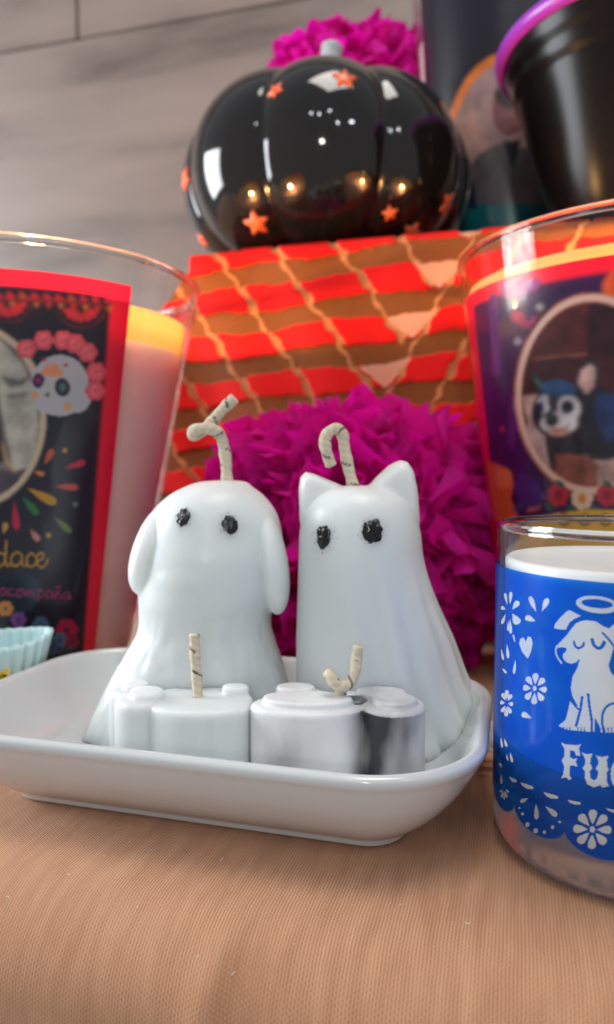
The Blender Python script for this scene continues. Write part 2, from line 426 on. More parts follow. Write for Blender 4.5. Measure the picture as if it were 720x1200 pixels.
# ------------------------------------------------------------------ striped woven cloth over a box
BOX_N, BOX_Z = 0.407, 0.222
r0 = ray(180, 250); t0 = BOX_N / (r0.x * SA + r0.y * CA); S0 = (r0.x * CA - r0.y * SA) * t0; Z0 = EYE.z + r0.z * t0
K = 0.41 / F / 1.8
def weave(sv, dv):
    """sv: metres along, dv: metres down from the cloth's reference line"""
    uu = (sv - S0) / K; ww = dv / K
    jit = 5.0 * np.sin(uu / 47.0 + ww / 50) + 1.6 * np.sin(uu / 13.0 + 1.3) + 0.8 * np.sin(uu / 5.1 + ww / 9)
    ww2 = ww + 0.071 * (uu - 300) + jit
    T, w0, frac = 97.0, 175.0, 0.54
    row = np.floor((ww2 - w0) / T); d = (ww2 - w0) / T - row
    red = d < frac
    cr = 642 - 56 * row
    tri = red & (np.abs(uu - cr) < 52 * (1 - d / frac) + 3)
    left = uu < cr - (d - 0.3) * 56
    edge = 3 * np.sin(ww / 7.0) + 2 * np.sin(uu / 4.0)
    fl = ((uu - 0.667 * ww2 - 214 + edge) / 130.0) % 1.0
    fr_ = ((uu + 0.56 * ww2 - 780 + edge) / 108.0) % 1.0
    ln = np.where(left, fl, fr_) < np.where(red, 0.12, 0.07)
    col = np.zeros(uu.shape + (4,)); col[..., 3] = 1
    brown = np.array(S(128, 70, 28)[:3]); redc = np.array([0.66, 0.003, 0.002]); cream = np.array(S(190, 124, 78)[:3]); beige = np.array(S(214, 150, 122)[:3])
    stripe = 0.86 + 0.22 * np.sin(ww2 / 3.1) ** 2 + 0.12 * np.sin(uu / 2.3 + ww2 / 2)
    col[..., :3] = np.where(red[..., None], redc, brown * stripe[..., None])
    col[..., :3] = np.where(tri[..., None], beige * (0.85 + 0.25 * np.sin(uu / 2.6) ** 2)[..., None], col[..., :3])
    col[..., :3] = np.where((ln & ~tri)[..., None], cream, col[..., :3])
    h = np.where(red & ~tri & ~ln, 0.0012, 0.0) + np.where(ln & ~red, 0.0004, 0)
    return col, h
S_L, S_R = -0.186, 0.34
sv = np.linspace(S_L, S_R, 560)
prof = [(n, BOX_Z) for n in np.linspace(0.665, BOX_N + 0.010, 70)]
prof += [(BOX_N + 0.008 - 0.008 * math.sin(t), BOX_Z - 0.008 * (1 - math.cos(t))) for t in np.linspace(0.1, PI / 2, 10)]
prof += [(BOX_N, z) for z in np.linspace(BOX_Z - 0.009, 0.003, 330)]
prof = np.array(prof); Ld = np.concatenate([[0], np.cumsum(np.hypot(*np.diff(prof, axis=0).T))])
i0 = 80; Ld = Ld - Ld[i0] + (Z0 - prof[i0, 1])
SVg, Dg = np.meshgrid(sv, Ld); Ng = np.repeat(prof[:, :1], len(sv), 1); Zg = np.repeat(prof[:, 1:], len(sv), 1)
SVg = SVg - (1 - (SVg - S_L) / (S_R - S_L)) * 0.045 * np.clip((BOX_Z - 0.012 - Zg) / 0.06, 0, 1) ** 0.8
col, h = weave(SVg, Dg)
front = (Ng < BOX_N + 0.004)
wavy = 0.0022 * np.sin(SVg * 46 + 0.6) * np.clip((BOX_Z - Zg) / 0.1, 0, 1) + 0.0012 * np.sin(SVg * 110 + Zg * 40)
sag = -0.0025 * (0.5 + 0.5 * np.sin(SVg * 26 + 2.2))
fN = Ng - np.where(front, h + wavy, 0); fZ = Zg + np.where(front, 0, h)
pts = np.stack([SVg * CA + fN * SA, -SVg * SA + fN * CA, fZ], -1)
me = grid_mesh('striped_cloth', pts[:, ::-1]); paint_attr(me, col[:, ::-1].reshape(-1, 4))
M['striped'] = mat('striped_wool', (0.5, 0.1, 0.05, 1), 0.7, Specular_IOR_Level=0.2); attr_color(M['striped'])
bump(M['striped'], 900, 0.6, 0.0008, 3)
tag(put('striped_cloth', me, M['striped']), 'red and brown striped woven cloth with cream diagonals, draped over the box under the pumpkin', 'woven cloth')
# the box that carries it
bm = bmesh.new(); bmesh.ops.create_cube(bm, size=1)
for vv in bm.verts:
    vv.co = Vector(((S_L + S_R) / 2 + vv.co.x * (S_R - S_L - 0.01), 0.54 + vv.co.y * 0.24, 0.109 + vv.co.z * 0.214))
me = bpy.data.meshes.new('display_box'); bm.to_mesh(me); bm.free()
o = put('display_box', me, mat('box_board', S(150, 105, 75), 0.8), None, False); o.rotation_euler = (0, 0, ROT)
tag(o, 'plain cardboard box hidden under the red and brown striped cloth', 'box')

# ------------------------------------------------------------------ label painting on cones
class Cone:
    def __init__(s, x, y, z0, H, rb, rt): s.x, s.y, s.z0, s.H, s.rb, s.rt = x, y, z0, H, rb, rt; s.f = math.atan2(-y, -x)
    def r(s, z): return s.rb + (s.rt - s.rb) * (z - s.z0) / s.H
    def lab(s, px, py):
        """photo measurement -> (angle from the side that faces the viewer, height)"""
        d = ray(px, py); k = (s.rt - s.rb) / s.H
        ox, oy = EYE.x - s.x, EYE.y - s.y; c0 = s.rb + k * (EYE.z - s.z0); c1 = k * d.z
        a = d.x ** 2 + d.y ** 2 - c1 ** 2; b = 2 * (ox * d.x + oy * d.y - c0 * c1); c = ox ** 2 + oy ** 2 - c0 ** 2
        D = max(b * b - 4 * a * c, 0); t = (-b - math.sqrt(D)) / (2 * a)
        p = EYE + d * t
        an = math.atan2(p.y - s.y, p.x - s.x) - s.f
        an = (an + PI) % (2 * PI) - PI
        return an, p.z - s.z0
class Print:
    def __init__(s, cone, a0, a1, z0, z1, nu, nv, base, rmean):
        s.c = cone; s.rm = rmean
        s.a = np.linspace(a0, a1, nu); s.z = np.linspace(z0, z1, nv)
        s.A, s.Z = np.meshgrid(s.a, s.z); s.U = s.A * rmean
        s.col = np.zeros(s.A.shape + (4,)); s.col[:] = base
    def _sub(s, p, pad=0):
        lo, hi = p.min(0) - pad, p.max(0) + pad
        i0, i1 = np.searchsorted(s.a * s.rm, [lo[0], hi[0]]); j0, j1 = np.searchsorted(s.z, [lo[1], hi[1]])
        return slice(max(j0 - 1, 0), j1 + 1), slice(max(i0 - 1, 0), i1 + 1)
    def to(s, pts): return np.array([(lambda q: (q[0] * s.rm, q[1]))(s.c.lab(*p)) for p in pts])
    def poly_uv(s, p, col):
        p = np.asarray(p); sl = s._sub(p); U, Z = s.U[sl], s.Z[sl]
        if not U.size: return
        ins = np.zeros(U.shape, bool); q = np.roll(p, -1, 0)
        for (x1, y1), (x2, y2) in zip(p, q):
            if y1 == y2: continue
            c = ((y1 > Z) != (y2 > Z)) & (U < (x2 - x1) * (Z - y1) / (y2 - y1) + x1); ins ^= c
        s.col[sl][ins] = col
    def poly(s, pts, col): s.poly_uv(s.to(pts), col)
    def stroke(s, pts, wpx, col, scale, curve=True):
        p = s.to(pts)
        if curve and len(p) > 2: p = catmull(p, len(p) * 5)
        w = wpx * scale / 2; sl = s._sub(p, w); U, Z = s.U[sl], s.Z[sl]
        if not U.size: return
        dm = np.full(U.shape, 1e9)
        for a, b in zip(p, p[1:]):
            d = b - a; L2 = max(d.dot(d), 1e-14)
            t = np.clip(((U - a[0]) * d[0] + (Z - a[1]) * d[1]) / L2, 0, 1)
            dm = np.minimum(dm, np.hypot(U - a[0] - t * d[0], Z - a[1] - t * d[1]))
        s.col[sl][dm < w] = col
    def ell(s, cx, cy, rx, ry, col, rot=0, n=28):
        c, q = math.cos(rot), math.sin(rot)
        s.poly([(cx + rx * math.cos(t) * c - ry * math.sin(t) * q, cy + rx * math.cos(t) * q + ry * math.sin(t) * c) for t in np.linspace(0, 2 * PI, n, endpoint=False)], col)
    def drop(s, x0, y0, x1, y1, wd, col):
        dx, dy = x1 - x0, y1 - y0; L = math.hypot(dx, dy); nx, ny = -dy / L, dx / L
        pr = [(0, 0), (0.25, 0.22), (0.5, 0.42), (0.75, 0.5), (0.92, 0.36), (1, 0)]
        s.poly([(x0 + dx * t + nx * wd * h, y0 + dy * t + ny * wd * h) for t, h in pr] + [(x0 + dx * t - nx * wd * h, y0 + dy * t - ny * wd * h) for t, h in pr[::-1]], col)
    def photo(s, pts, amt, f):
        p = s.to(pts); sl = s._sub(p); U, Z = s.U[sl], s.Z[sl]; n = np.zeros(U.shape)
        for k in range(U.shape[0]):
            for j in range(U.shape[1]): n[k, j] = noise.noise(Vector((U[k, j] * f, Z[k, j] * f, 0.7))) + 0.6 * noise.noise(Vector((U[k, j] * f * 3, Z[k, j] * f * 3, 4.7)))
        s.col[sl][..., :3] *= np.clip(1 + amt * n, 0.2, 2)[..., None]
    def soften(s, n=1):
        for _ in range(n):
            c = s.col; c[1:-1] = (c[:-2] + 2 * c[1:-1] + c[2:]) / 4; c[:, 1:-1] = (c[:, :-2] + 2 * c[:, 1:-1] + c[:, 2:]) / 4
    def build(s, name, m, parent, gap):
        rr = np.array([s.c.r(z + s.c.z0) for z in s.z])[:, None] + gap
        an = s.A + s.c.f
        pts = np.stack([rr * np.cos(an), rr * np.sin(an), s.Z], -1)
        me = grid_mesh(name, pts); paint_attr(me, s.col.reshape(-1, 4))
        return put(name, me, m, parent)

def tumbler(cone, label, cat_group, wax_h, lit):
    t = thing('candle_glass', label, 'candle', (cone.x, cone.y, cone.z0), 0, cat_group)
    H, rb, rt = cone.H, cone.rb, cone.rt; th = 0.0024
    def ro(z): return rb + (rt - rb) * z / H
    prof = [(0, 0.0), (rb - 0.004, 0.0), (rb - 0.001, 0.001), (ro(0.004), 0.004)]
    prof += [(ro(z), z) for z in np.linspace(0.01, H - 0.003, 14)]
    prof += [(ro(H) + 0.0002, H - 0.0012), (ro(H) - 0.0003, H - 0.0002), (ro(H) - 0.0012, H), (ro(H) - 0.0021, H - 0.0002), (ro(H) - th, H - 0.0012)]
    prof += [(ro(z) - th, z) for z in np.linspace(H - 0.004, 0.010, 14)] + [(rb - 0.008, 0.0065), (0, 0.006)]
    v, f = lathe(prof, 128)
    me = mesh_of('glass', v, f)
    me.materials.append(M['glass']); me.materials.append(M['solid_glass'])
    rim0 = sum(1 for r, z in prof if z < H - 0.0031) # rim band is real refracting glass
    o = put('glass', me, None, t)
    for p in me.polygons:
        if p.center.z > H - 0.0040: p.material_index = 0
    # thick rounded lip
    vv, ff = lathe([(ro(H) - 0.0012 + 0.0017 * math.cos(a), H - 0.0006 + 0.0017 * math.sin(a)) for a in np.linspace(0, 2 * PI, 14, endpoint=False)], 128, closed=True)
    put('glass_rim', mesh_of('glass_rim', vv, ff), M['solid_glass'], t)
    wi = lambda z: ro(z) - th - 0.0004
    wp = [(0, 0.0072), (rb - 0.009, 0.0075), (wi(0.012), 0.012)] + [(wi(z), z) for z in np.linspace(0.02, wax_h - (0.0135 if lit else 0.001), 12)]
    if lit:
        q_ = wax_h - 0.0132
        v, f = lathe([(wi(q_), q_), (wi(wax_h - 0.001), wax_h - 0.001), (wi(wax_h) - 0.0006, wax_h), (wi(wax_h) - 0.0014, wax_h - 0.0008), (wi(q_) - 0.0014, q_)], 96, True)
        put('molten_wax', mesh_of('molten_wax', v, f), M['molten'], t)
        wp += [(wi(wax_h) - 0.003, wax_h - 0.0134), (0, wax_h - 0.0145)]
    else: wp += [(wi(wax_h) - 0.001, wax_h), (0, wax_h - 0.001)]
    v, f = lathe(wp, 96); put('wax', mesh_of('wax', v, f), M['tumbler_wax'], t)
    zf = wax_h - (0.0145 if lit else 0.001)
    pts, L, a = tube_pts([(0, 0, zf - 0.002), (0.0003, 0, zf + 0.004), (0.001, 0, zf + 0.008)], 0.0012, 10, 20)
    put('wick', grid_mesh('wick', pts, True), M['char'], t)
    if lit:
        fp = [(0, 0), (0.0022, 0.002), (0.0034, 0.006), (0.0026, 0.011), (0.0011, 0.016), (0, 0.019)]
        v, f = lathe(fp, 20); fo = put('flame', mesh_of('flame', v, f), M['flame'], t); fo.location = (0.001, 0, zf + 0.006)
        d = bpy.data.lights.new('flame_light', 'POINT'); d.energy = lit; d.color = (1.0, 0.56, 0.18); d.shadow_soft_size = 0.004
        lo = bpy.data.objects.new('flame_light', d); C.objects.link(lo); lo.parent = t; lo.location = (0.006, -0.002, zf + 0.013)
    return t
HT = 0.186
CL = Cone(-0.127, 0.34, 0, 0.1775, 0.044, 0.0775)
CR = Cone(0.1445, 0.325, 0, HT, 0.054, 0.078)
CB = Cone(0.148, 0.56, BOX_Z + 0.0015, 0.222, 0.056, 0.071)

RED = S(226, 26, 62); NAVY = S(26, 26, 46); GOLD = S(196, 150, 50); PINK = S(222, 84, 100); CREAM = S(206, 186, 158)

# --- left glass
tl = tumbler(CL, 'lit glass candle at left with red bordered sugar skull label and gold script', 'tall printed glass candles', 0.160, 1.1)
aR = CL.lab(158, 335)[0] * 0.85 + CL.lab(100, 700)[0] * 0.15
aRi = CL.lab(134, 350)[0] * 0.85 + CL.lab(84, 700)[0] * 0.15
zt = CL.lab(60, 320)[1]; zb = CL.lab(60, 792)[1]; zb = max(zb, 0.006)
a0 = -aR - 0.7
p = Print(CL, a0, aR, zb, zt, 300, 460, RED, 0.066)
kL = 0.27 / F
ti = CL.lab(60, 340)[1]; bi = CL.lab(60, 778)[1]
p.poly_uv([(p.rm * (a0 + 0.1), bi), (p.rm * aRi, bi), (p.rm * aRi, ti), (p.rm * (a0 + 0.1), ti)], NAVY)
p.stroke([(-30, 352), (30, 352), (80, 355), (131, 361)], 2, S(150, 30, 50), kL)
for k in range(11):
    x0 = -18 + k * 14.2; y0 = 341 + max(0, x0 - 30) * 0.06
    p.poly([(x0, y0), (x0 + 9, y0 + 9), (x0 - 3, y0 + 9)], S(205, 45, 62) if k % 4 != 3 else S(190, 80, 50))
    p.poly([(x0 + 1, y0 + 13), (x0 + 8, y0 + 13), (x0 + 4, y0 + 20)], S(190, 60, 60) if k % 2 else S(190, 130, 60))
for cx, cy in ((10, 357), (95, 363), (-60, 357)):
    for k in range(7):
        t = R(10 + k * 27); p.drop(cx + 4 * math.cos(t), cy + 3 * math.sin(t), cx + 21 * math.cos(t), cy + 15 * math.sin(t), 6, S(196, 44, 58))
    for k in range(15):
        t = R(k * 12.5); p.ell(cx + 27 * math.cos(t), cy + 21 * math.sin(t), 1.0, 1.6, S(150, 40, 60), n=8)
# oval photo at the left
for (rx, ry, c_) in ((84, 108, CREAM), (78, 101, S(120, 112, 112))): p.ell(-30, 488, rx, ry, c_, n=60)
p.poly([(-30, 400), (0, 398), (25, 425), (40, 460), (46, 500), (40, 545), (18, 560), (10, 520), (2, 480), (-5, 440)], S(188, 184, 172))
p.poly([(2, 440), (22, 446), (34, 440), (28, 452), (10, 454)], S(120, 116, 112))
p.poly([(8, 462), (40, 458), (30, 466), (10, 468)], S(140, 135, 130))
p.poly([(-30, 420), (-6, 440), (2, 500), (6, 540), (-30, 560)], S(58, 50, 56))
p.poly([(-30, 545), (15, 552), (34, 548), (18, 572), (-30, 590)], S(84, 74, 86))
p.stroke([(4, 520), (8, 540), (18, 552)], 4, S(190, 150, 110), kL)
p.photo([(-110, 392), (46, 392), (46, 590), (-110, 590)], 0.4, 160); p.soften(3)
p.stroke([(-30 + 81 * math.cos(t), 488 + 104 * math.sin(t)) for t in np.linspace(0, 2 * PI, 60)], 6, CREAM, kL, False)
# skull
p.ell(70, 452, 34, 36, S(186, 186, 192)); p.ell(64, 472, 24, 14, S(186, 186, 192)); p.ell(90, 462, 17, 22, S(180, 182, 190))
for cx, cy in ((31, 409), (51, 399), (74, 399), (102, 413), (112, 436), (111, 458), (88, 403)):
    for k in range(6):
        t = k * PI / 3; p.ell(cx + 6 * math.cos(t), cy + 6 * math.sin(t), 6, 6, PINK, n=14)
    for q in (6, 3.4): p.stroke([(cx + q * math.cos(t), cy + q * math.sin(t)) for t in np.linspace(0, 5.5, 9)], 1.2, S(238, 128, 136), kL)
p.ell(45, 446, 7, 9, S(50, 36, 70), 0.2); p.ell(73, 454, 9, 11, S(50, 46, 70), -0.2); p.ell(45, 446, 3, 4, S(150, 40, 90)); p.ell(73, 454, 4, 5, S(70, 120, 110))
p.poly([(54, 462), (58, 458), (58, 466), (51, 463)], S(52, 50, 74))
for t in range(5): p.drop(61, 441, 61 + 14 * math.cos(R(200 + t * 35)), 441 + 16 * math.sin(R(200 + t * 35)), 8, S(226, 150, 110))
p.ell(52, 422, 3, 2, S(190, 60, 90)); p.ell(77, 428, 3, 2, S(190, 60, 90)); p.ell(41, 463, 4, 5, S(214, 160, 110)); p.ell(79, 477, 5, 5, S(220, 160, 90))
# burst of leaves under the oval
for x0, y0, x1, y1, wd, c_ in ((52, 545, 62, 526, 8, S(196, 90, 60)), (32, 572, 66, 590, 11, S(196, 146, 44)), (76, 549, 100, 541, 8, S(190, 48, 80)), (64, 570, 92, 571, 8, S(206, 84, 74)),
                               (26, 582, 45, 603, 9, S(46, 120, 60)), (17, 588, 20, 621, 9, S(190, 30, 70)), (64, 606, 83, 624, 8, S(110, 130, 70)), (36, 620, 46, 634, 8, S(200, 130, 130)), (4, 626, 8, 612, 7, S(196, 150, 60)), (40, 553, 52, 556, 6, S(210, 130, 80))):
    p.drop(x0, y0, x1, y1, wd, c_)
for cx, cy, c_ in ((57, 627, GOLD), (76, 528, GOLD), (88, 591, S(110, 120, 140))): p.ell(cx, cy, 3, 3, c_, n=10)
# name in gold script
g = lambda pts, wd=2.6, c_=S(190, 140, 44): p.stroke(pts, wd, c_, kL)
g([(7, 652), (3, 648), (-4, 651), (-6, 659), (-1, 664), (5, 660), (7, 652), (8, 634), (7, 655), (9, 663), (13, 660)])
g([(26, 650), (20, 647), (14, 652), (14, 660), (19, 663), (25, 658), (26, 650), (26, 660), (30, 663), (33, 659)])
g([(41, 651), (37, 648), (32, 653), (32, 660), (36, 664), (42, 661), (45, 657)])
g([(44, 658), (50, 654), (51, 649), (47, 648), (43, 653), (44, 661), (49, 665), (54, 661), (56, 655)])
g([(-46, 632), (-40, 650), (-42, 664), (-30, 655), (-22, 648), (-24, 662), (-16, 660)])
# second line in magenta script
h = lambda pts: p.stroke(pts, 1.7, S(170, 50, 110), kL)
def small(ch, x, y):
    G = {'a': [(7, 1), (3, 0), (0, 4), (1, 8), (5, 7), (7, 2), (7, 7), (9, 8)], 'c': [(6, 1), (2, 0), (0, 4), (2, 8), (7, 7)], 'o': [(4, 0), (0, 3), (1, 8), (5, 8), (7, 4), (4, 0), (8, 1)],
         'm': [(0, 1), (1, 8), (2, 2), (5, 1), (5, 8), (6, 2), (9, 1), (9, 8), (11, 7)], 'p': [(1, 0), (1, 13), (1, 2), (5, 0), (7, 4), (4, 8), (1, 7)], 'n': [(0, 1), (1, 8), (2, 2), (5, 0), (6, 8), (8, 7)]}
    h([(x + a, y + b) for a, b in G['n' if ch == 'ñ' else ch]])
    if ch == 'ñ': h([(x + 1, y - 4), (x + 3, y - 6), (x + 5, y - 4), (x + 7, y - 6)])
x = 1
for ch, adv in zip('acompaña', (10, 9, 10, 14, 10, 10, 10, 9)): small(ch, x, 689 + x * 0.06); x += adv
# flowers at the foot of the label
for cx, cy, r_, c_ in ((7, 713, 9, S(206, 140, 70)), (22, 726, 9, S(120, 70, 150)), (48, 732, 10, S(60, 100, 130)), (78, 738, 13, S(168, 34, 74)), (70, 750, 9, S(86, 120, 150)), (60, 758, 9, S(60, 90, 120)), (84, 752, 8, S(150, 40, 80)), (30, 745, 9, S(200, 120, 80)), (-15, 725, 10, S(60, 140, 150))):
    for k in range(6): t = k * PI / 3; p.ell(cx + r_ * .55 * math.cos(t), cy + r_ * .55 * math.sin(t), r_ * .5, r_ * .5, c_, n=12)
    p.ell(cx, cy, r_ * .25, r_ * .25, S(60, 50, 60), n=10)
for k in range(6): p.drop(50 + k * 6, 772 - k * 1.5, 56 + k * 6, 762 - k, 4, S(60, 90, 110))
p.soften(1)
p.build('label', M['label'], tl, 0.0005)

# --- right glass
tr_ = tumbler(CR, 'lit glass candle at right with purple label showing a black dog in an oval', 'tall printed glass candles', 0.1735, 1.0)
kR = 0.27 / F
aL = CR.lab(545, 345)[0]
zt = (CR.lab(600, 322)[1] + CR.lab(715, 302)[1]) / 2
p = Print(CR, aL, aL + 2.3, 0.006, zt, 360, 460, S(236, 16, 58), 0.068)
PUR = S(58, 20, 80)
aLi = aL + 0.16; ti = (CR.lab(640, 330)[1] + CR.lab(715, 321)[1]) / 2
p.poly_uv([(p.rm * aLi, 0.012), (p.rm * (aL + 2.25), 0.012), (p.rm * (aL + 2.25), ti), (p.rm * aLi, ti)], PUR)
p.poly([(575, 345), (585, 345), (588, 440), (578, 440)], S(110, 30, 120))
p.poly([(586, 330), (636, 327), (632, 338), (612, 348), (588, 348)], S(150, 50, 150))
p.ell(730, 340, 24, 26, S(214, 90, 40))
p.drop(626, 386, 601, 366, 14, S(206, 16, 96)); p.drop(620, 380, 632, 372, 8, S(190, 60, 130))
for cx, cy, r_, c_ in ((634, 360, 4.5, S(190, 180, 180)), (608, 400, 4.5, S(180, 170, 180)), (590, 503, 3, S(210, 30, 70)), (600, 480, 2, S(190, 90, 160))): p.ell(cx, cy, r_, r_, c_, n=14)
p.poly([(600, 460), (612, 470), (604, 530), (596, 520)], S(90, 30, 110))
p.poly([(571, 540), (588, 545), (604, 565), (600, 585), (612, 612), (582, 612)], S(226, 92, 40)); p.ell(592, 560, 10, 12, S(236, 120, 60))
for x0, y0, x1, y1, c_ in ((605, 570, 618, 560, S(90, 70, 150)), (612, 585, 630, 570, S(60, 60, 130)), (622, 590, 640, 580, S(90, 90, 160)), (600, 600, 616, 590, S(40, 60, 110)), (618, 600, 634, 590, S(220, 110, 90))): p.drop(x0, y0, x1, y1, 9, c_)
p.ell(620, 575, 14, 22, S(70, 40, 120), -0.5)
# oval portrait
OX, OY = 695, 462
for rx, ry, c_ in ((91, 118, S(216, 130, 104)), (89, 116, S(232, 196, 180)), (83, 109, S(70, 26, 34))): p.ell(OX, OY, rx, ry, c_, n=72)
p.poly([(632, 365), (690, 354), (688, 415), (626, 421), (620, 400)], S(92, 34, 34)); p.poly([(690, 354), (730, 358), (735, 418), (688, 415)], S(56, 18, 34))
p.stroke([(624, 421), (655, 418), (688, 415)], 2, S(170, 100, 80), kR)
p.poly([(613, 464), (640, 462), (660, 480), (720, 470), (776, 470), (770, 510), (745, 552), (716, 569), (690, 570), (650, 555), (625, 520)], S(196, 156, 146))
p.ell(634, 520, 12, 30, S(206, 170, 166), -0.4)
# dog in the portrait: body, ears, face
p.poly([(640, 480), (650, 468), (672, 455), (700, 452), (730, 465), (745, 500), (740, 530), (712, 540), (690, 538), (664, 535), (655, 560), (646, 552), (640, 520)], S(34, 34, 46))
p.poly([(700, 460), (730, 462), (734, 500), (712, 520), (698, 490)], S(40, 60, 110))
p.poly([(652, 532), (690, 533), (702, 545), (700, 572), (664, 578), (650, 566)], S(150, 86, 72))
p.poly([(624, 434), (630, 436), (640, 455), (650, 462), (638, 472), (628, 455)], S(28, 52, 60)); p.poly([(627, 440), (633, 446), (638, 456), (631, 452)], S(90, 120, 120))
p.poly([(674, 452), (676, 435), (684, 424), (694, 420), (701, 424), (703, 440), (700, 462), (690, 468)], S(44, 34, 44)); p.poly([(678, 450), (682, 434), (692, 426), (698, 432), (697, 452), (688, 462)], S(206, 164, 156))
p.ell(654, 484, 30, 30, S(36, 36, 52)); p.ell(655, 455, 20, 10, S(44, 84, 130), 0.1)
p.ell(638, 474, 8, 12, S(214, 208, 212), 0.2); p.ell(668, 478, 13, 15, S(220, 214, 218), -0.5); p.ell(656, 496, 22, 13, S(222, 214, 218)); p.ell(656, 506, 14, 5, S(214, 150, 140))
p.ell(634, 478, 5, 7, S(30, 28, 80)); p.ell(666, 477, 8, 8, S(28, 24, 34)); p.ell(648, 470, 5, 10, S(50, 46, 60)); p.ell(648, 492, 8, 8, S(40, 34, 40)); p.ell(645, 488, 4, 3, S(40, 90, 60))
p.stroke([(648, 500), (656, 505), (668, 498)], 1.6, S(60, 40, 44), kR)
p.photo([(612, 346), (776, 346), (776, 578), (612, 578)], 0.55, 180); p.soften(3)
for wd_, c_ in ((9, S(222, 140, 110)), (6.5, S(236, 200, 184))): p.stroke([(OX + 86 * math.cos(t), OY + 113 * math.sin(t)) for t in np.linspace(0, 2 * PI, 60)], wd_, c_, kR, False)
for cx, cy, c_, c2 in ((655, 580, S(198, 48, 66), S(150, 30, 60)), (712, 580, S(198, 48, 66), S(150, 30, 60)), (683, 584, S(232, 206, 176), S(226, 140, 70))):
    for k in range(7): t = k * 2 * PI / 7; p.ell(cx + 7 * math.cos(t), cy + 8 * math.sin(t), 6, 6, c_, n=14)
    p.ell(cx, cy, 5, 6, c2, n=14)
for cx, cy in ((643, 592), (668, 595), (698, 595), (722, 592), (656, 566), (711, 566)): p.drop(cx - 4, cy - 4, cx + 5, cy + 5, 8, S(40, 100, 90))
p.poly([(618, 612), (650, 602), (690, 597), (740, 598), (740, 640), (600, 650)], S(232, 184, 40))
for k, cx in enumerate((662, 686, 710)): p.stroke([(cx + 6 * math.cos(t), 609 + 6 * math.sin(t)) for t in np.linspace(0, 2 * PI, 14)], 2.6, S(60, 50, 40), kR)
p.soften(2)
p.build('label', M['label'], tr_, 0.0005)

# --- glass at the back
tb = tumbler(CB, 'blurred glass candle behind the pumpkin with orange arched portrait of a man', 'tall printed glass candles', 0.18, 0)
kB = 0.5 / F
p = Print(CB, CB.lab(497, 60)[0], CB.lab(497, 60)[0] + 2.3, 0.03, 0.2185, 220, 300, S(24, 16, 34), 0.064)
for rx, ry, c_ in ((78, 150, S(236, 130, 44)), (70, 138, S(176, 144, 140))): p.ell(594, 212, rx, ry, c_, n=60)
p.poly([(545, 205), (562, 180), (585, 168), (600, 175), (625, 172), (650, 200), (652, 262), (550, 262)], S(96, 88, 92))
p.ell(597, 130, 20, 30, S(138, 82, 82)); p.ell(600, 112, 20, 16, S(60, 42, 44)); p.poly([(588, 165), (610, 165), (602, 200)], S(44, 40, 46))
p.poly([(490, 245), (555, 240), (640, 243), (700, 246), (700, 330), (490, 330)], S(14, 104, 112))
p.poly([(548, 210), (556, 215), (560, 245), (545, 245)], S(30, 40, 64))
p.photo([(530, 80), (660, 80), (660, 300), (530, 300)], 0.4, 60); p.soften(3)
p.build('label', M['label'], tb, 0.0005)

# ------------------------------------------------------------------ pumpkin
pk = thing('ceramic_pumpkin', 'shiny black ceramic pumpkin with orange stars, on the striped cloth', 'pumpkin decoration', P(382, 300, 0.505).to_2d().to_3d() + Vector((0, 0, BOX_Z + 0.0005)), 0.0)
PR, PH = 0.095, 0.122
def pump(th, ph):
    """th: around, ph: -pi/2 .. pi/2"""
    ribs = 8; x = (th * ribs / (2 * PI) + 0.55) % 1.0
    groove = abs(math.sin(PI * x)) ** 0.55
    c = math.cos(ph); r = PR * (abs(c) ** 0.72) * (0.935 + 0.065 * groove)
    z = math.sin(ph); z = (abs(z) ** 0.95) * (1 if z > 0 else -1)
    zz = PH * 0.5 * z
    dip = 0.016 * math.exp(-(r / 0.028) ** 2)
    zz -= dip if ph > 0 else -dip * 0.8
    zz += 0.005 * (groove - 0.6) * abs(math.sin(ph)) * (1 if ph > 0 else -1) * min(1, r / 0.04)
    return Vector((r * math.cos(th), r * math.sin(th), zz + PH * 0.5 - 0.002))
nu, nv = 216, 90
pts = np.array([[pump(2 * PI * j / nu, -PI / 2 + 0.001 + (PI - 0.002) * k / (nv - 1)) for j in range(nu)] for k in range(nv)])
pts[..., 2] -= pts[..., 2].min()
me = grid_mesh('body', pts, True); put('body', me, M['pumpkin'], pk)
pv = [tuple(q) for q in pts.reshape(-1, 3)]; pbv = BVHTree.FromPolygons(pv, [tuple(q.vertices) for q in me.polygons])
def star(hit, nrm, r, rot):
    up = Vector((0, 0, 1)); x = up.cross(nrm).normalized(); y = nrm.cross(x)
    v, f = [], []
    rings = [(1.0, 0.0000), (0.97, 0.0010), (0.5, 0.0014)]
    for q, hh in rings:
        for k in range(20):
            a_ = rot + 2 * PI * k / 20; kk = k % 4
            rad = r * q * (1.0 if kk == 0 else 0.46 if kk == 2 else 0.67)
            pos, n_, _, _ = pbv.find_nearest(hit + (x * math.cos(a_) + y * math.sin(a_)) * rad)
            v.append(pos + n_ * (hh - 0.0002))
    v.append(hit + nrm * 0.0015)
    for k in range(20):
        k2 = (k + 1) % 20
        f += [(k, k2, 20 + k2, 20 + k), (20 + k, 20 + k2, 40 + k2, 40 + k), (40 + k, 40 + k2, 60)]
    return put('star', mesh_of('star', v, f), M['star'], pk)
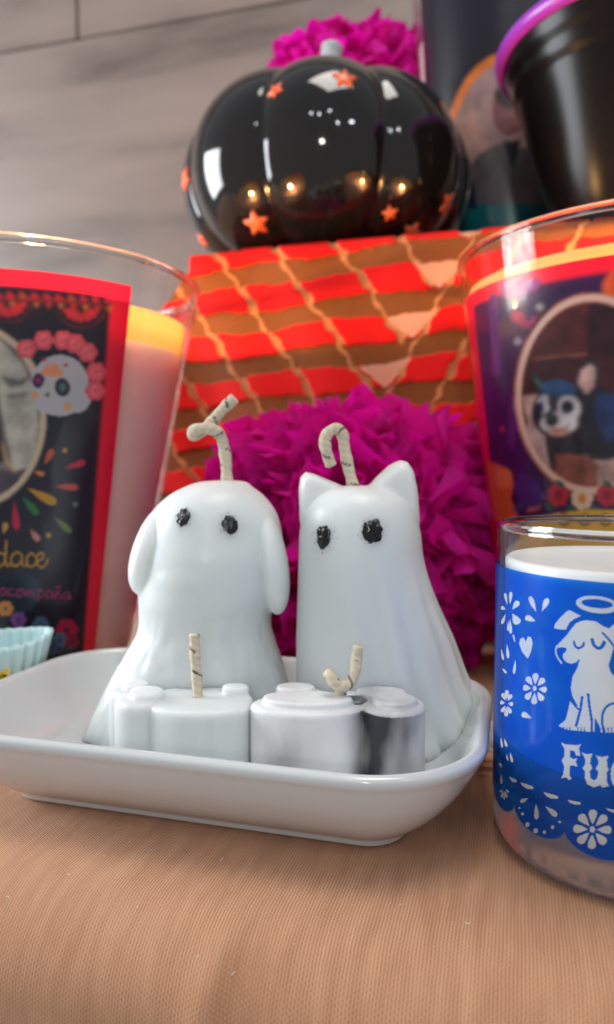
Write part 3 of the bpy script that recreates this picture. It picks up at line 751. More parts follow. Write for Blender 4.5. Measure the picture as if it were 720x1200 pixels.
for px, py, r, rt in ((301, 262, 0.0085, 0.35), (323, 106, 0.0055, 1.0), (404, 92, 0.0075, 0.2), (457, 250, 0.0052, 0.6), (524, 240, 0.0085, 0.1), (482, 272, 0.0075, 0.3), (217, 210, 0.008, 0.9), (258, 138, 0.005, 0.4), (500, 150, 0.005, 1.1), (362, 200, 0.0045, 0.2), (238, 282, 0.006, 0.3)):
    if (px, py) in ((258, 138), (500, 150), (362, 200)): continue
    d = ray(px, py); hit, nrm, _, _ = pbv.ray_cast(EYE - pk.location, d.normalized())
    if hit: star(hit, nrm, r, rt)
for k in range(9):                                     # the far side
    th = R(20 + k * 17); hit = pump(th, 0.5 * math.sin(k * 2.1)); hit, nrm, _, _ = pbv.find_nearest(hit); star(hit, nrm, 0.0055 + 0.002 * (k % 3), k)
topz = 0.098
pts, L, a = tube_pts([(0, 0, topz - 0.006), (0.0, 0, topz + 0.012), (0.002, 0.001, topz + 0.034), (0.004, 0.002, topz + 0.053)], 0.0072, 16, 30)
put('stem', grid_mesh('stem', pts, True), M['stem'], pk)

# ------------------------------------------------------------------ black bucket with purple lip
bkt = thing('plastic_bucket', 'glossy black plastic bucket with a purple lip at the top right corner', 'bucket', (0.183, 0.417, BOX_Z + 0.0015))
HB, r0b, r1b = 0.098, 0.040, 0.072
rb_ = lambda z: r0b + (r1b - r0b) * (z / HB) ** 0.85
prof = [(0, 0.0), (r0b - 0.003, 0), (r0b, 0.002)] + [(rb_(z) + 0.0012 * (1 if z > HB * 0.80 else 0) + 0.0012 * (1 if z > HB * 0.90 else 0), z) for z in np.linspace(0.006, HB, 40)] + [(rb_(z) - 0.002, z) for z in np.linspace(HB, 0.004, 16)] + [(0, 0.003)]
v, f = lathe(prof, 110); put('body', mesh_of('body', v, f), M['bucket'], bkt)
v, f = lathe([(r1b + 0.0025 + 0.0042 * math.cos(a), HB + 0.001 + 0.0042 * math.sin(a)) for a in np.linspace(0, 2 * PI, 16, endpoint=False)], 110, True)
put('lip', mesh_of('lip', v, f), M['bucket_rim'], bkt)

# ------------------------------------------------------------------ crepe paper flowers
M['crepe'] = mat('magenta_crepe', (0.52, 0.004, 0.40, 1), 0.7)
mottle(M['crepe'], (0.88, 0.002, 0.42, 1), (0.96, 0.008, 0.54, 1), 300)
bump(M['crepe'], 1500, 0.6, 0.0006, 3, stretch=(1, 0.15, 1))
_nt = M['crepe'].node_tree; _o = _nt.nodes['Material Output']; _t = _nt.nodes.new('ShaderNodeBsdfTranslucent'); _t.inputs[0].default_value = (0.95, 0.006, 0.55, 1)
_m = _nt.nodes.new('ShaderNodeMixShader'); _m.inputs[0].default_value = 0.5
_nt.links.new(bsdf(M['crepe']).outputs[0], _m.inputs[1]); _nt.links.new(_t.outputs[0], _m.inputs[2]); _nt.links.new(_m.outputs[0], _o.inputs[0])
petals = []
for q in range(14):
    nu, nv = 13, 9; pts = np.zeros((nv, nu, 3)); off = rng.uniform(0, 50)
    for i in range(nv):
        t = i / (nv - 1)
        for j in range(nu):
            u = j / (nu - 1) * 2 - 1
            wd = 0.5 * (0.25 + 0.95 * math.sin(min(1, t * 1.15) * PI * 0.55)) * (1 - 0.25 * max(0, t - 0.75) * 4 * abs(u) ** 2)
            ruffle = 0.15 * t ** 1.5 * math.sin(u * 6.5 + off) + 0.10 * t ** 2 * math.sin(u * 13 + off * 2)
            cr = 0.10 * noise.noise(Vector((u * 2.3 + off, t * 3.0, 0.3))) + 0.05 * noise.noise(Vector((u * 6 + off, t * 7, 3.3)))
            frill = 0.10 * noise.noise(Vector((u * 5 + off, 9.1, 0))) * t + (0.06 * math.sin(u * 17 + off) * max(0, t - 0.8) * 5)
            pts[i, j] = (u * wd, t * 1.0 + frill, ruffle + cr + 0.35 * (u * wd) ** 2 + 0.22 * t * t)
    petals.append(grid_mesh('petal', pts))
for me in petals:
    me.materials.append(M['crepe']); me.polygons.foreach_set('use_smooth', [True] * len(me.polygons))
def paper_flower(label, center, axis, rx, ry_, count, size, zmin, squash=1.0):
    t = thing('paper_flower', label, 'paper flower', center, 0, 'magenta paper flowers')
    ax = Vector(axis).normalized(); e1 = Vector((0, 0, 1)).cross(ax).normalized(); e2 = ax.cross(e1)
    for k in range(count):
        h = 1 - 1.12 * (k + 0.5) / count; ang = k * 2.39996 + random.uniform(-0.25, 0.25)
        h = max(-0.15, min(0.99, h + random.uniform(-0.06, 0.06))); q = math.sqrt(1 - h * h)
        d = e1 * (q * math.cos(ang) * rx) + e2 * (q * math.sin(ang) * ry_) + ax * (h * squash)
        dn = d.normalized()
        tip = d.length * random.uniform(0.88, 1.08)
        s = size * random.uniform(0.85, 1.2)
        rootd = tip - s * 0.72
        # petal points outward with a lean
        tang = dn - ax * dn.dot(ax); tang = tang.normalized() if tang.length > 0.05 else e1
        y = (dn * 0.75 + tang * 0.45 + Vector((random.uniform(-.5, .5), random.uniform(-.5, .5), random.uniform(-.5, .5)))).normalized()
        z = ax * 0.9 + Vector((random.uniform(-1, 1), random.uniform(-1, 1), random.uniform(-1, 1))) * 0.8; z = (z - y * z.dot(y)).normalized(); x = y.cross(z)
        pos = dn * rootd
        if center.z + pos.z < zmin + 0.012: pos.z = zmin + 0.012 - center.z
        o = bpy.data.objects.new('petal', petals[k % len(petals)]); C.objects.link(o); o.parent = t
        o.matrix_local = Matrix.Translation(pos) @ Matrix((x, y, z)).transposed().to_4x4() @ Matrix.Diagonal((s * random.uniform(0.9, 1.25), s, s, 1))
        if o.parent and center.z + pos.z + (y * s).z < zmin:
            pass
    v, f = ellipsoid((0, 0, 0), (0.5, 0.5, 0.5), nu=16, nv=10)
    sc_ = min(rx, ry_) * 1.15
    vv = [e1 * (p_.x * rx * 1.2) + e2 * (p_.y * ry_ * 1.2) + ax * (p_.z * squash * 1.1) for p_ in v]
    put('core', mesh_of('core', vv, f), M['crepe'], t)
    return t
paper_flower('large magenta crepe paper flower behind the two ghost candles, in front of the striped cloth', P(408, 640, 0.375), (0.0, -1, 0.12), 0.074, 0.058, 210, 0.040, 0.002, 0.046)
paper_flower('magenta crepe paper flower peeking out behind the top of the black pumpkin', P(416, 100, 0.64), (0.0, -1, 0.1), 0.062, 0.030, 90, 0.036, 0.15, 0.03)

# ------------------------------------------------------------------ serving dish
PS0, PS1, PN0, PN1 = -0.162, -0.006, 0.1575, 0.257
PC = ((PS0 + PS1) / 2, (PN0 + PN1) / 2); PHX, PHY = (PS1 - PS0) / 2, (PN1 - PN0) / 2
prof = [(0.030, 0.0006), (0.0225, 0.0), (0.0205, 0.0004), (0.0195, 0.0022), (0.0165, 0.0040), (0.0110, 0.0085), (0.0062, 0.0140), (0.0030, 0.0190), (0.0012, 0.0222), (0.0002, 0.0238), (0.0, 0.0250), (0.0004, 0.0259), (0.0014, 0.0264), (0.0026, 0.0262), (0.0036, 0.0254), (0.0046, 0.0236), (0.0068, 0.0190), (0.0100, 0.0135), (0.0140, 0.0098), (0.0185, 0.0080), (0.026, 0.0074), (0.04, 0.0072)]
prof = [tuple(q) for q in catmull(prof, 80)]
def rrect(ins, n=26):
    hx, hy = PHX - ins, PHY - ins; rc = max(0.031 - ins, 0.006); out = []
    for cx, cy, a0_ in ((hx - rc, hy - rc, 0), (-hx + rc, hy - rc, 90), (-hx + rc, -hy + rc, 180), (hx - rc, -hy + rc, 270)):
        for k in range(n): a_ = R(a0_ + 90 * k / (n - 1)); out.append((cx + rc * math.cos(a_), cy + rc * math.sin(a_)))
    # subdivide straight runs
    res = []
    for k, q in enumerate(out):
        res.append(q)
        if (k + 1) % n == 0:
            q2 = out[(k + 1) % len(out)]
            for t in np.linspace(0, 1, 12)[1:-1]: res.append((q[0] + (q2[0] - q[0]) * t, q[1] + (q2[1] - q[1]) * t))
    return res
rings = np.array([[(x_, y_, z) for x_, y_ in rrect(max(i, 0))] for i, z in prof])
me = grid_mesh('serving_dish', rings, True)
bm = bmesh.new(); bm.from_mesh(me); bm.verts.ensure_lookup_table(); nn = rings.shape[1]
bm.faces.new([bm.verts[k] for k in range(nn)][::-1]); bm.faces.new([bm.verts[(rings.shape[0] - 1) * nn + k] for k in range(nn)])
bm.normal_update(); bm.to_mesh(me); bm.free()
dish = put('serving_dish', me, M['porcelain']); dish.location = SN(PC[0], PC[1], 0.0003); dish.rotation_euler = (0, 0, ROT)
tag(dish, 'white glazed rectangular dish holding the two ghost candles and two small candles', 'dish')
FLOOR = 0.0078

# ------------------------------------------------------------------ ghost candles
def pxl(Y):
    k = Y / F
    return (lambda px, x0: (px - x0) * k), (lambda py: EYE.z - (py - HORIZON) * k)
def snap_eye(name, bvh, root, px, py, rx, rz, m, hgt, rough, seed, parent):
    d = ray(px, py).normalized(); hit, nrm, _, _ = bvh.ray_cast(EYE - root.location, d)
    up = Vector((0, 0, 1)); x = up.cross(nrm).normalized() * -1; y = nrm.cross(x) * -1
    if y.z < 0: y = -y
    v, f = [], []; n = 72; rings = [(1.0, -0.0001), (0.93, 0.55), (0.75, 0.85), (0.45, 0.98), (0.2, 1.0)]
    for q, hh in rings:
        for k in range(n):
            a_ = 2 * PI * k / n
            g = 1 + rough * noise.noise(Vector((math.cos(a_) * 1.6 + seed, math.sin(a_) * 1.6, seed))) + rough * 0.5 * noise.noise(Vector((math.cos(a_) * 4 + seed, math.sin(a_) * 4, 1))) + rough * 0.35 * noise.noise(Vector((math.cos(a_) * 11 + seed, math.sin(a_) * 11, 4)))
            pos, n_, _, _ = bvh.find_nearest(hit + x * (rx * q * g * math.cos(a_)) + y * (rz * q * g * math.sin(a_)))
            lump = 1 + 0.5 * noise.noise(Vector((q * math.cos(a_) * 3, q * math.sin(a_) * 3, seed + 5)))
            v.append(pos + n_ * (hgt * hh * (lump if hh > 0.3 else 1)))
    v.append(hit + nrm * hgt)
    for r_ in range(len(rings) - 1):
        for k in range(n):
            k2 = (k + 1) % n; f.append((r_ * n + k, r_ * n + k2, (r_ + 1) * n + k2, (r_ + 1) * n + k))
    o_ = (len(rings) - 1) * n
    for k in range(n): f.append((o_ + k, o_ + (k + 1) % n, len(v) - 1))
    put(name, mesh_of(name, v, f), m, parent)
    return hit, nrm, x, y
def specks(bvh, spots, r0_, r1_, count, parent, smin=0.00006, smax=0.00022):
    v, f = [], []
    for hit, nrm, x, y in spots:
        for k in range(count):
            a_ = random.uniform(0, 2 * PI); q = r0_ + (r1_ - r0_) * random.random() ** 2.2
            pos, n_, _, _ = bvh.find_nearest(hit + x * (q * math.cos(a_)) + y * (q * math.sin(a_)))
            s = random.uniform(smin, smax); b = len(v); n = 5; st = random.uniform(0.5, 2.2); ra = random.uniform(0, 3)
            for j in range(n):
                t = 2 * PI * j / n; cx, cy = s * st * math.cos(t), s * math.sin(t)
                v.append(pos + n_ * 0.00003 + x * (cx * math.cos(ra) - cy * math.sin(ra)) + y * (cx * math.sin(ra) + cy * math.cos(ra)))
            v.append(pos + n_ * 0.00012); f += [(b + j, b + (j + 1) % n, b + n) for j in range(n)]
    o = put('paint_speck', mesh_of('paint_speck', v, f), M['paint_black'], parent); o['kind'] = 'stuff'

# --- cat
YC = 0.236; X, Z = pxl(YC); cx0 = P(425, 600, YC).x
cat = thing('cat_ghost_candle', 'white cat-eared ghost candle with black painted eyes, standing right in the dish', 'candle', (cx0, YC, FLOOR), 0, 'ghost shaped candles')
zz = lambda py: Z(py) - FLOOR
rows = []
for py, l, r, yf, yb in ((569, 408, 428, -.004, .004), (570.5, 392, 446, -.009, .009), (575, 376, 463, -.0135, .0135), (586, 363, 478, -.017, .017), (602, 355, 487, -.0188, .0188), (625, 351, 493, -.0198, .0198), (650, 350, 496, -.0203, .0203), (680, 349, 504, -.0203, .020), (715, 348, 517, -.0201, .019), (750, 347, 532, -.0200, .0185), (790, 347, 546, -.020, .018), (830, 346, 563, -.020, .018), (862, 345, 577, -.0200, .018)):
    rows.append((zz(py), X(l, 425), X(r, 425), yf, yb))
rows.append((0.0, X(344, 425), X(586, 425), -.0200, .018))
def cat_fold(t, z):
    low = smooth01((0.066 - z) / 0.05)
    side = smooth01((math.cos(t + 0.35) + 0.15) / 0.5)
    g = math.sin(t * 13 + 1.2 * math.sin(z * 60)) * 0.5 + 0.35 * math.sin(t * 23 + 1)
    hem = smooth01((0.012 - z) / 0.012) * (0.07 * math.sin(t * 19 + 0.5) + 0.05 * math.sin(t * 31))
    return low * side * 0.05 * g + hem * side
pieces = [loft(rows, fold=cat_fold, nu=200, nz=140)]
def ear(tip, base_c, half_w, depth):
    v, f = [], []; n = 24; m_ = 14
    for i in range(m_ + 1):
        t = i / m_; k_ = (1 - t) * 0.72 + 0.28 * math.sqrt(max(0, 1 - t))
        c = base_c.lerp(tip, t)
        for j in range(n):
            a_ = 2 * PI * j / n; v.append(c + Vector((half_w * k_ * math.cos(a_), depth * k_ * math.sin(a_), 0.0)))
    for i in range(m_):
        for j in range(n): f.append((i * n + j, i * n + (j + 1) % n, (i + 1) * n + (j + 1) % n, (i + 1) * n + j))
    f.append(tuple(range(n))[::-1]); f.append(tuple(m_ * n + j for j in range(n)))
    return v, f
def ear_slab(outline, depth):
    m_ = 7; v, f = [], []; n = len(outline); cx_ = sum(q[0] for q in outline) / n; cy_ = sum(q[1] for q in outline) / n
    for i in range(m_):
        t = i / (m_ - 1) * 2 - 1; k_ = 0.72 + 0.28 * math.sqrt(max(0, 1 - t * t))
        for px, py in outline: v.append((X(cx_ + (px - cx_) * k_, 425), depth * t, zz(cy_ + (py - cy_) * k_)))
    for i in range(m_ - 1):
        for j in range(n): f.append((i * n + j, i * n + (j + 1) % n, (i + 1) * n + (j + 1) % n, (i + 1) * n + j))
    f.append(tuple(range(n))[::-1]); f.append(tuple((m_ - 1) * n + j for j in range(n)))
    return v, f
pieces.append(ear_slab([(351, 612), (350, 572), (352, 559), (358, 553), (368, 555), (390, 564), (412, 574), (410, 612)], 0.0062))
pieces.append(ear_slab([(430, 612), (426, 576), (442, 558), (456, 545), (468, 539), (477, 541), (484, 552), (489, 575), (492, 612)], 0.0066))
me = fuse('body', pieces, 0.00055, 7); put('body', me, M['ghost_wax'], cat)
bv = BVHTree.FromPolygons([v_.co.copy() for v_ in me.vertices], [tuple(q.vertices) for q in me.polygons])
sp_ = [snap_eye('eye', bv, cat, 379, 629, 0.0026, 0.0035, M['paint_black'], 0.0006, 0.28, 3.1, cat), snap_eye('eye', bv, cat, 437, 623, 0.0032, 0.0035, M['paint_black'], 0.0006, 0.20, 7.7, cat)]
specks(bv, sp_, 0.0027, 0.0052, 100, cat, 0.00004, 0.00012)
wk = lambda lst, root, Y: [P(px, py, Y + dy) - root.location for px, py, dy in lst]
wick('wick', wk([(417, 580, 0), (413, 566, 0), (408, 546, 0), (404, 525, 0), (402, 511, 0), (396, 503, -.001), (387, 505, -.0025), (381, 515, -.003), (383, 530, -.003), (388, 545, -.002)], cat, YC), 0.00185, cat, 1)

# --- dog
YD = 0.242; X, Z = pxl(YD); dx0 = P(248, 600, YD).x
dog = thing('dog_ghost_candle', 'white floppy-eared dog ghost candle with small dark eyes, standing left in the dish', 'candle', (dx0, YD, FLOOR), 0, 'ghost shaped candles')
xx = lambda px: X(px, 248)
rows = []
for py, l, r, yf, yb in ((563, 248, 280, -.003, .003), (565, 232, 290, -.008, .008), (571, 216, 297, -.013, .013), (581, 198, 310, -.0170, .0170), (600, 179, 324, -.0205, .0205), (625, 169, 331, -.0222, .022), (650, 166, 332, -.0238, .0225), (680, 164, 330, -.0238, .0225), (700, 163, 324, -.0230, .0225), (716, 163, 319, -.0210, .020), (735, 161, 318, -.0196, .019), (755, 152, 323, -.0196, .019), (780, 138, 331, -.0198, .0185), (812, 120, 340, -.020, .018), (845, 104, 348, -.020, .018)):
    rows.append((zz(py) if False else Z(py) - FLOOR, xx(l), xx(r), yf, yb))
rows.append((0.0, xx(94), xx(352), -.0205, .018))
def dog_fold(t, z):
    low = smooth01((0.048 - z) / 0.012)
    drip = noise.noise(Vector((math.cos(t) * 3.5, math.sin(t) * 3.5, z * 60))) * 0.020 + noise.noise(Vector((math.cos(t) * 9, math.sin(t) * 9, z * 200))) * 0.026
    return low * (drip + 0.022 * math.sin(t * 11 + 0.7) * smooth01((0.03 - z) / 0.02))
pieces = [loft(rows, fold=dog_fold, nu=200, nz=140)]
pieces.append(ellipsoid((xx(243), -0.0096, Z(670) - FLOOR), (0.0170, 0.0146, 0.0145)))
def flop(px0, py0, px1, py1, w_, d_, y0, ang):
    c = Vector((xx((px0 + px1) / 2), y0, Z((py0 + py1) / 2) - FLOOR)); L_ = math.hypot(px1 - px0, py1 - py0) * YD / F / 2
    def fn(q):
        t = (q.z / L_ + 1) / 2               # 0 at the tip, 1 at the root
        return Vector((q.x * (1.12 - 0.25 * t), q.y, q.z))
    return ellipsoid(c, (w_, d_, L_), Matrix.Rotation(ang, 3, 'Y'), fn=fn)
pieces.append(flop(193, 594, 166, 693, 0.0052, 0.0115, -0.0060, R(15)))
pieces.append(flop(314, 598, 326, 717, 0.0052, 0.0115, -0.0065, R(-7)))
me = fuse('body', pieces, 0.00055, 14); put('body', me, M['ghost_wax'], dog)
bv = BVHTree.FromPolygons([v_.co.copy() for v_ in me.vertices], [tuple(q.vertices) for q in me.polygons])
sp_ = [snap_eye('eye', bv, dog, 215, 606, 0.0024, 0.0028, M['paint_worn'], 0.0009, 0.25, 2.1, dog), snap_eye('eye', bv, dog, 270, 615, 0.0025, 0.0028, M['paint_worn'], 0.0009, 0.18, 5.2, dog)]
specks(bv, sp_, 0.0024, 0.0040, 35, dog, 0.00004, 0.00011)
wick('wick', wk([(267, 575, 0), (266, 558, 0), (265, 540, 0), (262, 522, 0), (258, 510, -.001), (248, 503, -.003), (236, 502, -.0035), (227, 505, -.002), (228, 510, .0005), (238, 505, .002), (250, 493, .002), (262, 479, .0015), (275, 467, .001)], dog, YD), 0.0019, dog, 2)

# ------------------------------------------------------------------ small flower candles
def disc(cx, cy, rx, ry, z0, z1, bev, n=40):
    pr_ = [(0, z0), (1, z0), (1, z1 - bev)] + [(1 - bev / rx * (1 - math.cos(t)), z1 - bev + bev * math.sin(t)) for t in np.linspace(0.3, PI / 2, 5)] + [(0, z1)]
    v, f = lathe(pr_, n)
    return [(cx + p_[0] * rx, cy + p_[1] * ry, p_[2]) for p_ in v], f
def small_candle(label, px, Y, lobes, pads, m, wickpts, seed, extra=None):
    t = thing('flower_candle', label, 'candle', (P(px, 600, Y).x, Y, FLOOR), ROT * 0.25, 'small flat-topped candles')
    top = 0.0214
    pcs = [disc(a_, b_, c_, d_, 0, top + dz, 0.0016) for a_, b_, c_, d_, dz in lobes] + [disc(a_, b_, c_, d_, top - 0.004, top + 0.0019, 0.0009) for a_, b_, c_, d_ in pads]
    me = fuse('body', pcs, 0.00042, 3)
    if m is M['marble']:
        rg = []
        for v_ in me.vertices:
            x_, y_, z_ = v_.co
            n_ = noise.noise(Vector((x_ * 140, y_ * 140, z_ * 60))) * 0.5 + noise.noise(Vector((x_ * 420, y_ * 420, z_ * 150))) * 0.22
            g_ = 1.0 * math.exp(-((x_ - 0.0095) / 0.0050) ** 2) + 0.62 * math.exp(-((x_ - 0.018) / 0.007) ** 2) + 0.75 * math.exp(-((x_ + 0.0165 - z_ * 0.25) / 0.0050) ** 2) * smooth01((0.019 - z_) / 0.016)
            if z_ > 0.0206: g_ *= 0.35
            k_ = max(0.0, min(1.0, g_ + n_ * (0.25 + g_) * 0.8)); k_ = 0.05 + 0.95 * k_
            rg.append((0.78 * (1 - k_) + 0.03 * k_, 0.79 * (1 - k_) + 0.034 * k_, 0.79 * (1 - k_) + 0.042 * k_, 1))
        paint_attr(me, np.array(rg))
    put('body', me, m, t)
    inv = Matrix.Rotation(-ROT * 0.25, 3, 'Z')
    wick('wick', [inv @ (P(a_, b_, Y + dy) - t.location) for a_, b_, dy in wickpts], 0.00155, t, seed)
    return t, top
mm = 0.001
small_candle('small plain white candle with a straight upright wick, left in the dish', 208, 0.2140,
             [(-16.5*mm, 5*mm, 6*mm, 6*mm, 0), (-10.5*mm, -3*mm, 7.5*mm, 7.5*mm, 0), (6*mm, -1*mm, 16*mm, 13*mm, -0.0006), (12*mm, -4*mm, 10*mm, 9*mm, -0.0006)],
             [(-14.5*mm, 5*mm, 4*mm, 3.6*mm), (-9*mm, -2.5*mm, 5*mm, 5*mm), (16*mm, 4*mm, 4*mm, 3*mm)],
             M['small_wax'], [(232, 832, 0), (232, 815, 0), (231, 795, 0), (229, 770, 0), (228, 744, 0)], 3)
fc, top = small_candle('small grey marbled candle with a bent wick, right in the dish', 396, 0.2085,
             [(-11*mm, 6.5*mm, 8*mm, 6.5*mm, 0), (-8.3*mm, -3.5*mm, 16.2*mm, 9.5*mm, 0), (15.5*mm, -1.5*mm, 9.3*mm, 10*mm, 0.0004), (8*mm, 6*mm, 9*mm, 7*mm, 0)],
             [(-12.5*mm, 7*mm, 5.8*mm, 4.2*mm), (-8.3*mm, -3.5*mm, 12.8*mm, 6.6*mm), (12.5*mm, 4*mm, 7.5*mm, 5.2*mm), (16*mm, -2.5*mm, 6.6*mm, 6*mm)],
             M['marble'], [(400, 822, 0), (399, 808, 0), (391, 800, -.001), (386, 791, -.002), (389, 795, -.0035), (398, 804, -.0035), (409, 801, -.002), (416, 788, -.001), (418, 772, 0), (420, 758, 0)], 4)
v, f = ellipsoid((5.2*mm, -1*mm, top + 0.0004), (0.0042, 0.0028, 0.0011), nu=24, nv=10, fn=lambda q: q * (1 + 0.35 * noise.noise(q * 400)))
put('melt_pool', mesh_of('melt_pool', v, f), M['soot'], fc)

# ------------------------------------------------------------------ blue printed glass candle
VX, VY, VR, VH = 0.0815, 0.184, 0.0332, 0.0810
CV = Cone(VX, VY, 0, VH, VR, VR)
vt = thing('blue_votive_glass', 'small glass candle in front at right with blue print of a haloed dog', 'candle', (VX, VY, 0.0003))
th = 0.0019
prof = [(0, 0.0012), (VR * 0.70, 0.0010), (VR * 0.80, 0.0002), (VR * 0.88, 0.0), (VR - 0.0020, 0.0010), (VR - 0.0006, 0.0032), (VR - 0.0001, 0.0062), (VR, 0.0095), (VR, 0.0150), (VR - th, 0.0165), (VR - th - 0.002, 0.0140), (VR * 0.6, 0.0120), (0, 0.0112)]
pf = [tuple(q) for q in catmull(prof[1:-1], 60)]
v, f = lathe([prof[0]] + pf + [prof[-1]], 360)
v = [(x_ * (1 - 0.009 * max(0, math.sin(math.atan2(y_, x_) * 44)) * smooth01((0.0065 - z_) / 0.003)), y_ * (1 - 0.009 * max(0, math.sin(math.atan2(y_, x_) * 44)) * smooth01((0.0065 - z_) / 0.003)), z_) if math.hypot(x_, y_) > VR * 0.9 else (x_, y_, z_) for x_, y_, z_ in v]
put('glass_base', mesh_of('glass_base', v, f), mat('base_glass', (0.90, 0.92, 0.92, 1), 0.16, Transmission_Weight=0.92, IOR=1.47), vt)
prof = [(VR, 0.0152)] + [(VR, z) for z in np.linspace(0.02, VH - 0.002, 10)] + [(VR + 0.0001, VH - 0.001), (VR - 0.0005, VH - 0.0001), (VR - 0.00095, VH), (VR - 0.0014, VH - 0.0001), (VR - th, VH - 0.001)] + [(VR - th, z) for z in np.linspace(VH - 0.002, 0.0170, 10)]
v, f = lathe(prof, 120); put('glass', mesh_of('glass', v, f), M['glass'], vt)
v, f = lathe([(VR - 0.00095 + 0.00115 * math.cos(a), VH - 0.0005 + 0.00115 * math.sin(a)) for a in np.linspace(0, 2 * PI, 14, endpoint=False)], 120, True)
put('glass_rim', mesh_of('glass_rim', v, f), M['solid_glass'], vt)
wi = VR - th - 0.0003
prof = [(0, 0.0265), (wi * 0.7, 0.0262), (wi - 0.001, 0.0255), (wi, 0.0265), (wi, 0.04), (wi, 0.06), (wi, 0.0718), (wi - 0.0008, 0.0726), (wi - 0.0022, 0.0718), (wi - 0.006, 0.0712), (0, 0.0710)]
v, f = lathe(prof, 100); put('wax', mesh_of('wax', v, f), M['votive_wax'], vt)
pts, L, a = tube_pts([(0.004, 0.006, 0.072), (0.0043, 0.006, 0.0752), (0.0065, 0.005, 0.0775)], 0.0009, 10, 20); put('wick', grid_mesh('wick', pts, True), M['char'], vt)

INK = (1, 1, 1, 1); CUT_PALE = (0, 1, 0, 1); GAP = (0, 0, 0, 1)
za = lambda zx, zy: (575 + zx / 4.966, 600 + zy / 4.966)
zb_ = lambda zx, zy: (575 + zx / 4.614, 830 + zy / 4.614)
tz = np.mean([CV.lab(*za(200, 362))[1], CV.lab(*za(600, 408))[1]])
class BluePrint(Print): pass
p = Print(CV, -1.75, 1.35, 0.008, tz, 640, 520, INK, VR)
c1, c2 = CV.lab(*zb_(132, 535)), CV.lab(*zb_(402, 660)); tip = CV.lab(*zb_(580, 818))[1]
per = c2[0] - c1[0]; zc = (c1[1] + c2[1]) / 2; dep = zc - tip
ph = ((p.A - c1[0]) / per) % 1.0 * 2 - 1
p.col[p.Z < zc - dep * np.sqrt(np.maximum(0, 1 - ph ** 2)) ** 1.05] = GAP
kV = 0.16 / F
def A_(pts): return [za(*q) for q in pts]
def B_(pts): return [zb_(*q) for q in pts]
def dropA(x0, y0, x1, y1, wd): (q0, q1) = A_([(x0, y0), (x1, y1)]); p.drop(*q0, *q1, wd / 4.966, CUT_PALE)
def dropB(x0, y0, x1, y1, wd): (q0, q1) = B_([(x0, y0), (x1, y1)]); p.drop(*q0, *q1, wd / 4.614, CUT_PALE)
def strokeA(pts, wd, c_): p.stroke(A_(pts), wd / 4.966, c_, kV)
def ellA(cx, cy, rx, ry, c_, rot=0): q = za(cx, cy); p.ell(q[0], q[1], rx / 4.966, ry / 4.966, c_, rot)
def ellB(cx, cy, rx, ry, c_, rot=0): q = zb_(cx, cy); p.ell(q[0], q[1], rx / 4.614, ry / 4.614, c_, rot)
# halo and dog
ellA(622, 546, 124, 50, CUT_PALE, 0.12); ellA(622, 541, 92, 26, INK, 0.10)
p.poly(A_([(440, 592), (462, 578), (528, 612), (492, 628), (462, 650), (440, 692), (405, 690), (372, 682), (378, 660), (410, 620)]), CUT_PALE)
p.poly(A_([(398, 775), (448, 722), (470, 690), (500, 655), (530, 642), (562, 637), (610, 642), (650, 668), (700, 690), (722, 780), (702, 850), (688, 900), (700, 940), (745, 985), (795, 1060), (832, 1160), (850, 1250), (835, 1290), (640, 1290), (585, 1285), (520, 1285), (420, 1270), (400, 1250), (440, 1215), (452, 1170), (466, 1108), (500, 1150), (508, 1130), (480, 1085), (470, 1030), (480, 965), (508, 915), (520, 868), (500, 882), (470, 893), (432, 872), (420, 840), (392, 800)]), CUT_PALE)
p.poly(A_([(672, 702), (735, 645), (800, 660), (850, 740), (855, 830), (820, 880), (770, 850), (735, 800)]), CUT_PALE)
strokeA([(390, 785), (382, 815), (392, 850), (416, 886)], 10, CUT_PALE)
p.poly(A_([(394, 797), (420, 793), (446, 800), (446, 815), (420, 838), (400, 818)]), INK)
strokeA([(420, 836), (424, 862), (448, 888), (478, 893), (505, 882), (518, 868)], 8, INK)
strokeA([(488, 762), (495, 786), (515, 800), (540, 785), (544, 770)], 14, INK)
strokeA([(594, 750), (604, 782), (632, 800), (655, 785), (662, 765)], 20, INK)
strokeA([(655, 712), (690, 750), (722, 790), (760, 840)], 13, INK)
strokeA([(535, 1085), (526, 1150), (510, 1215), (500, 1250)], 15, INK)
strokeA([(480, 1090), (500, 1140), (524, 1160)], 12, INK)
strokeA([(570, 1068), (578, 1140), (590, 1215), (592, 1290)], 15, INK)
strokeA([(660, 1290), (650, 1210), (668, 1150), (710, 1122), (760, 1130)], 13, INK)
p.poly(A_([(606, 1195), (640, 1260), (646, 1295), (604, 1295)]), INK)
for x0 in (428, 446, 464, 510, 528, 546, 664, 684, 704): strokeA([(x0, 1262), (x0 + 4, 1290)], 7, INK)
p.poly(A_([(398, 1250), (392, 1300), (860, 1330), (860, 1300), (800, 1296), (700, 1290), (560, 1284), (440, 1272)]), INK)
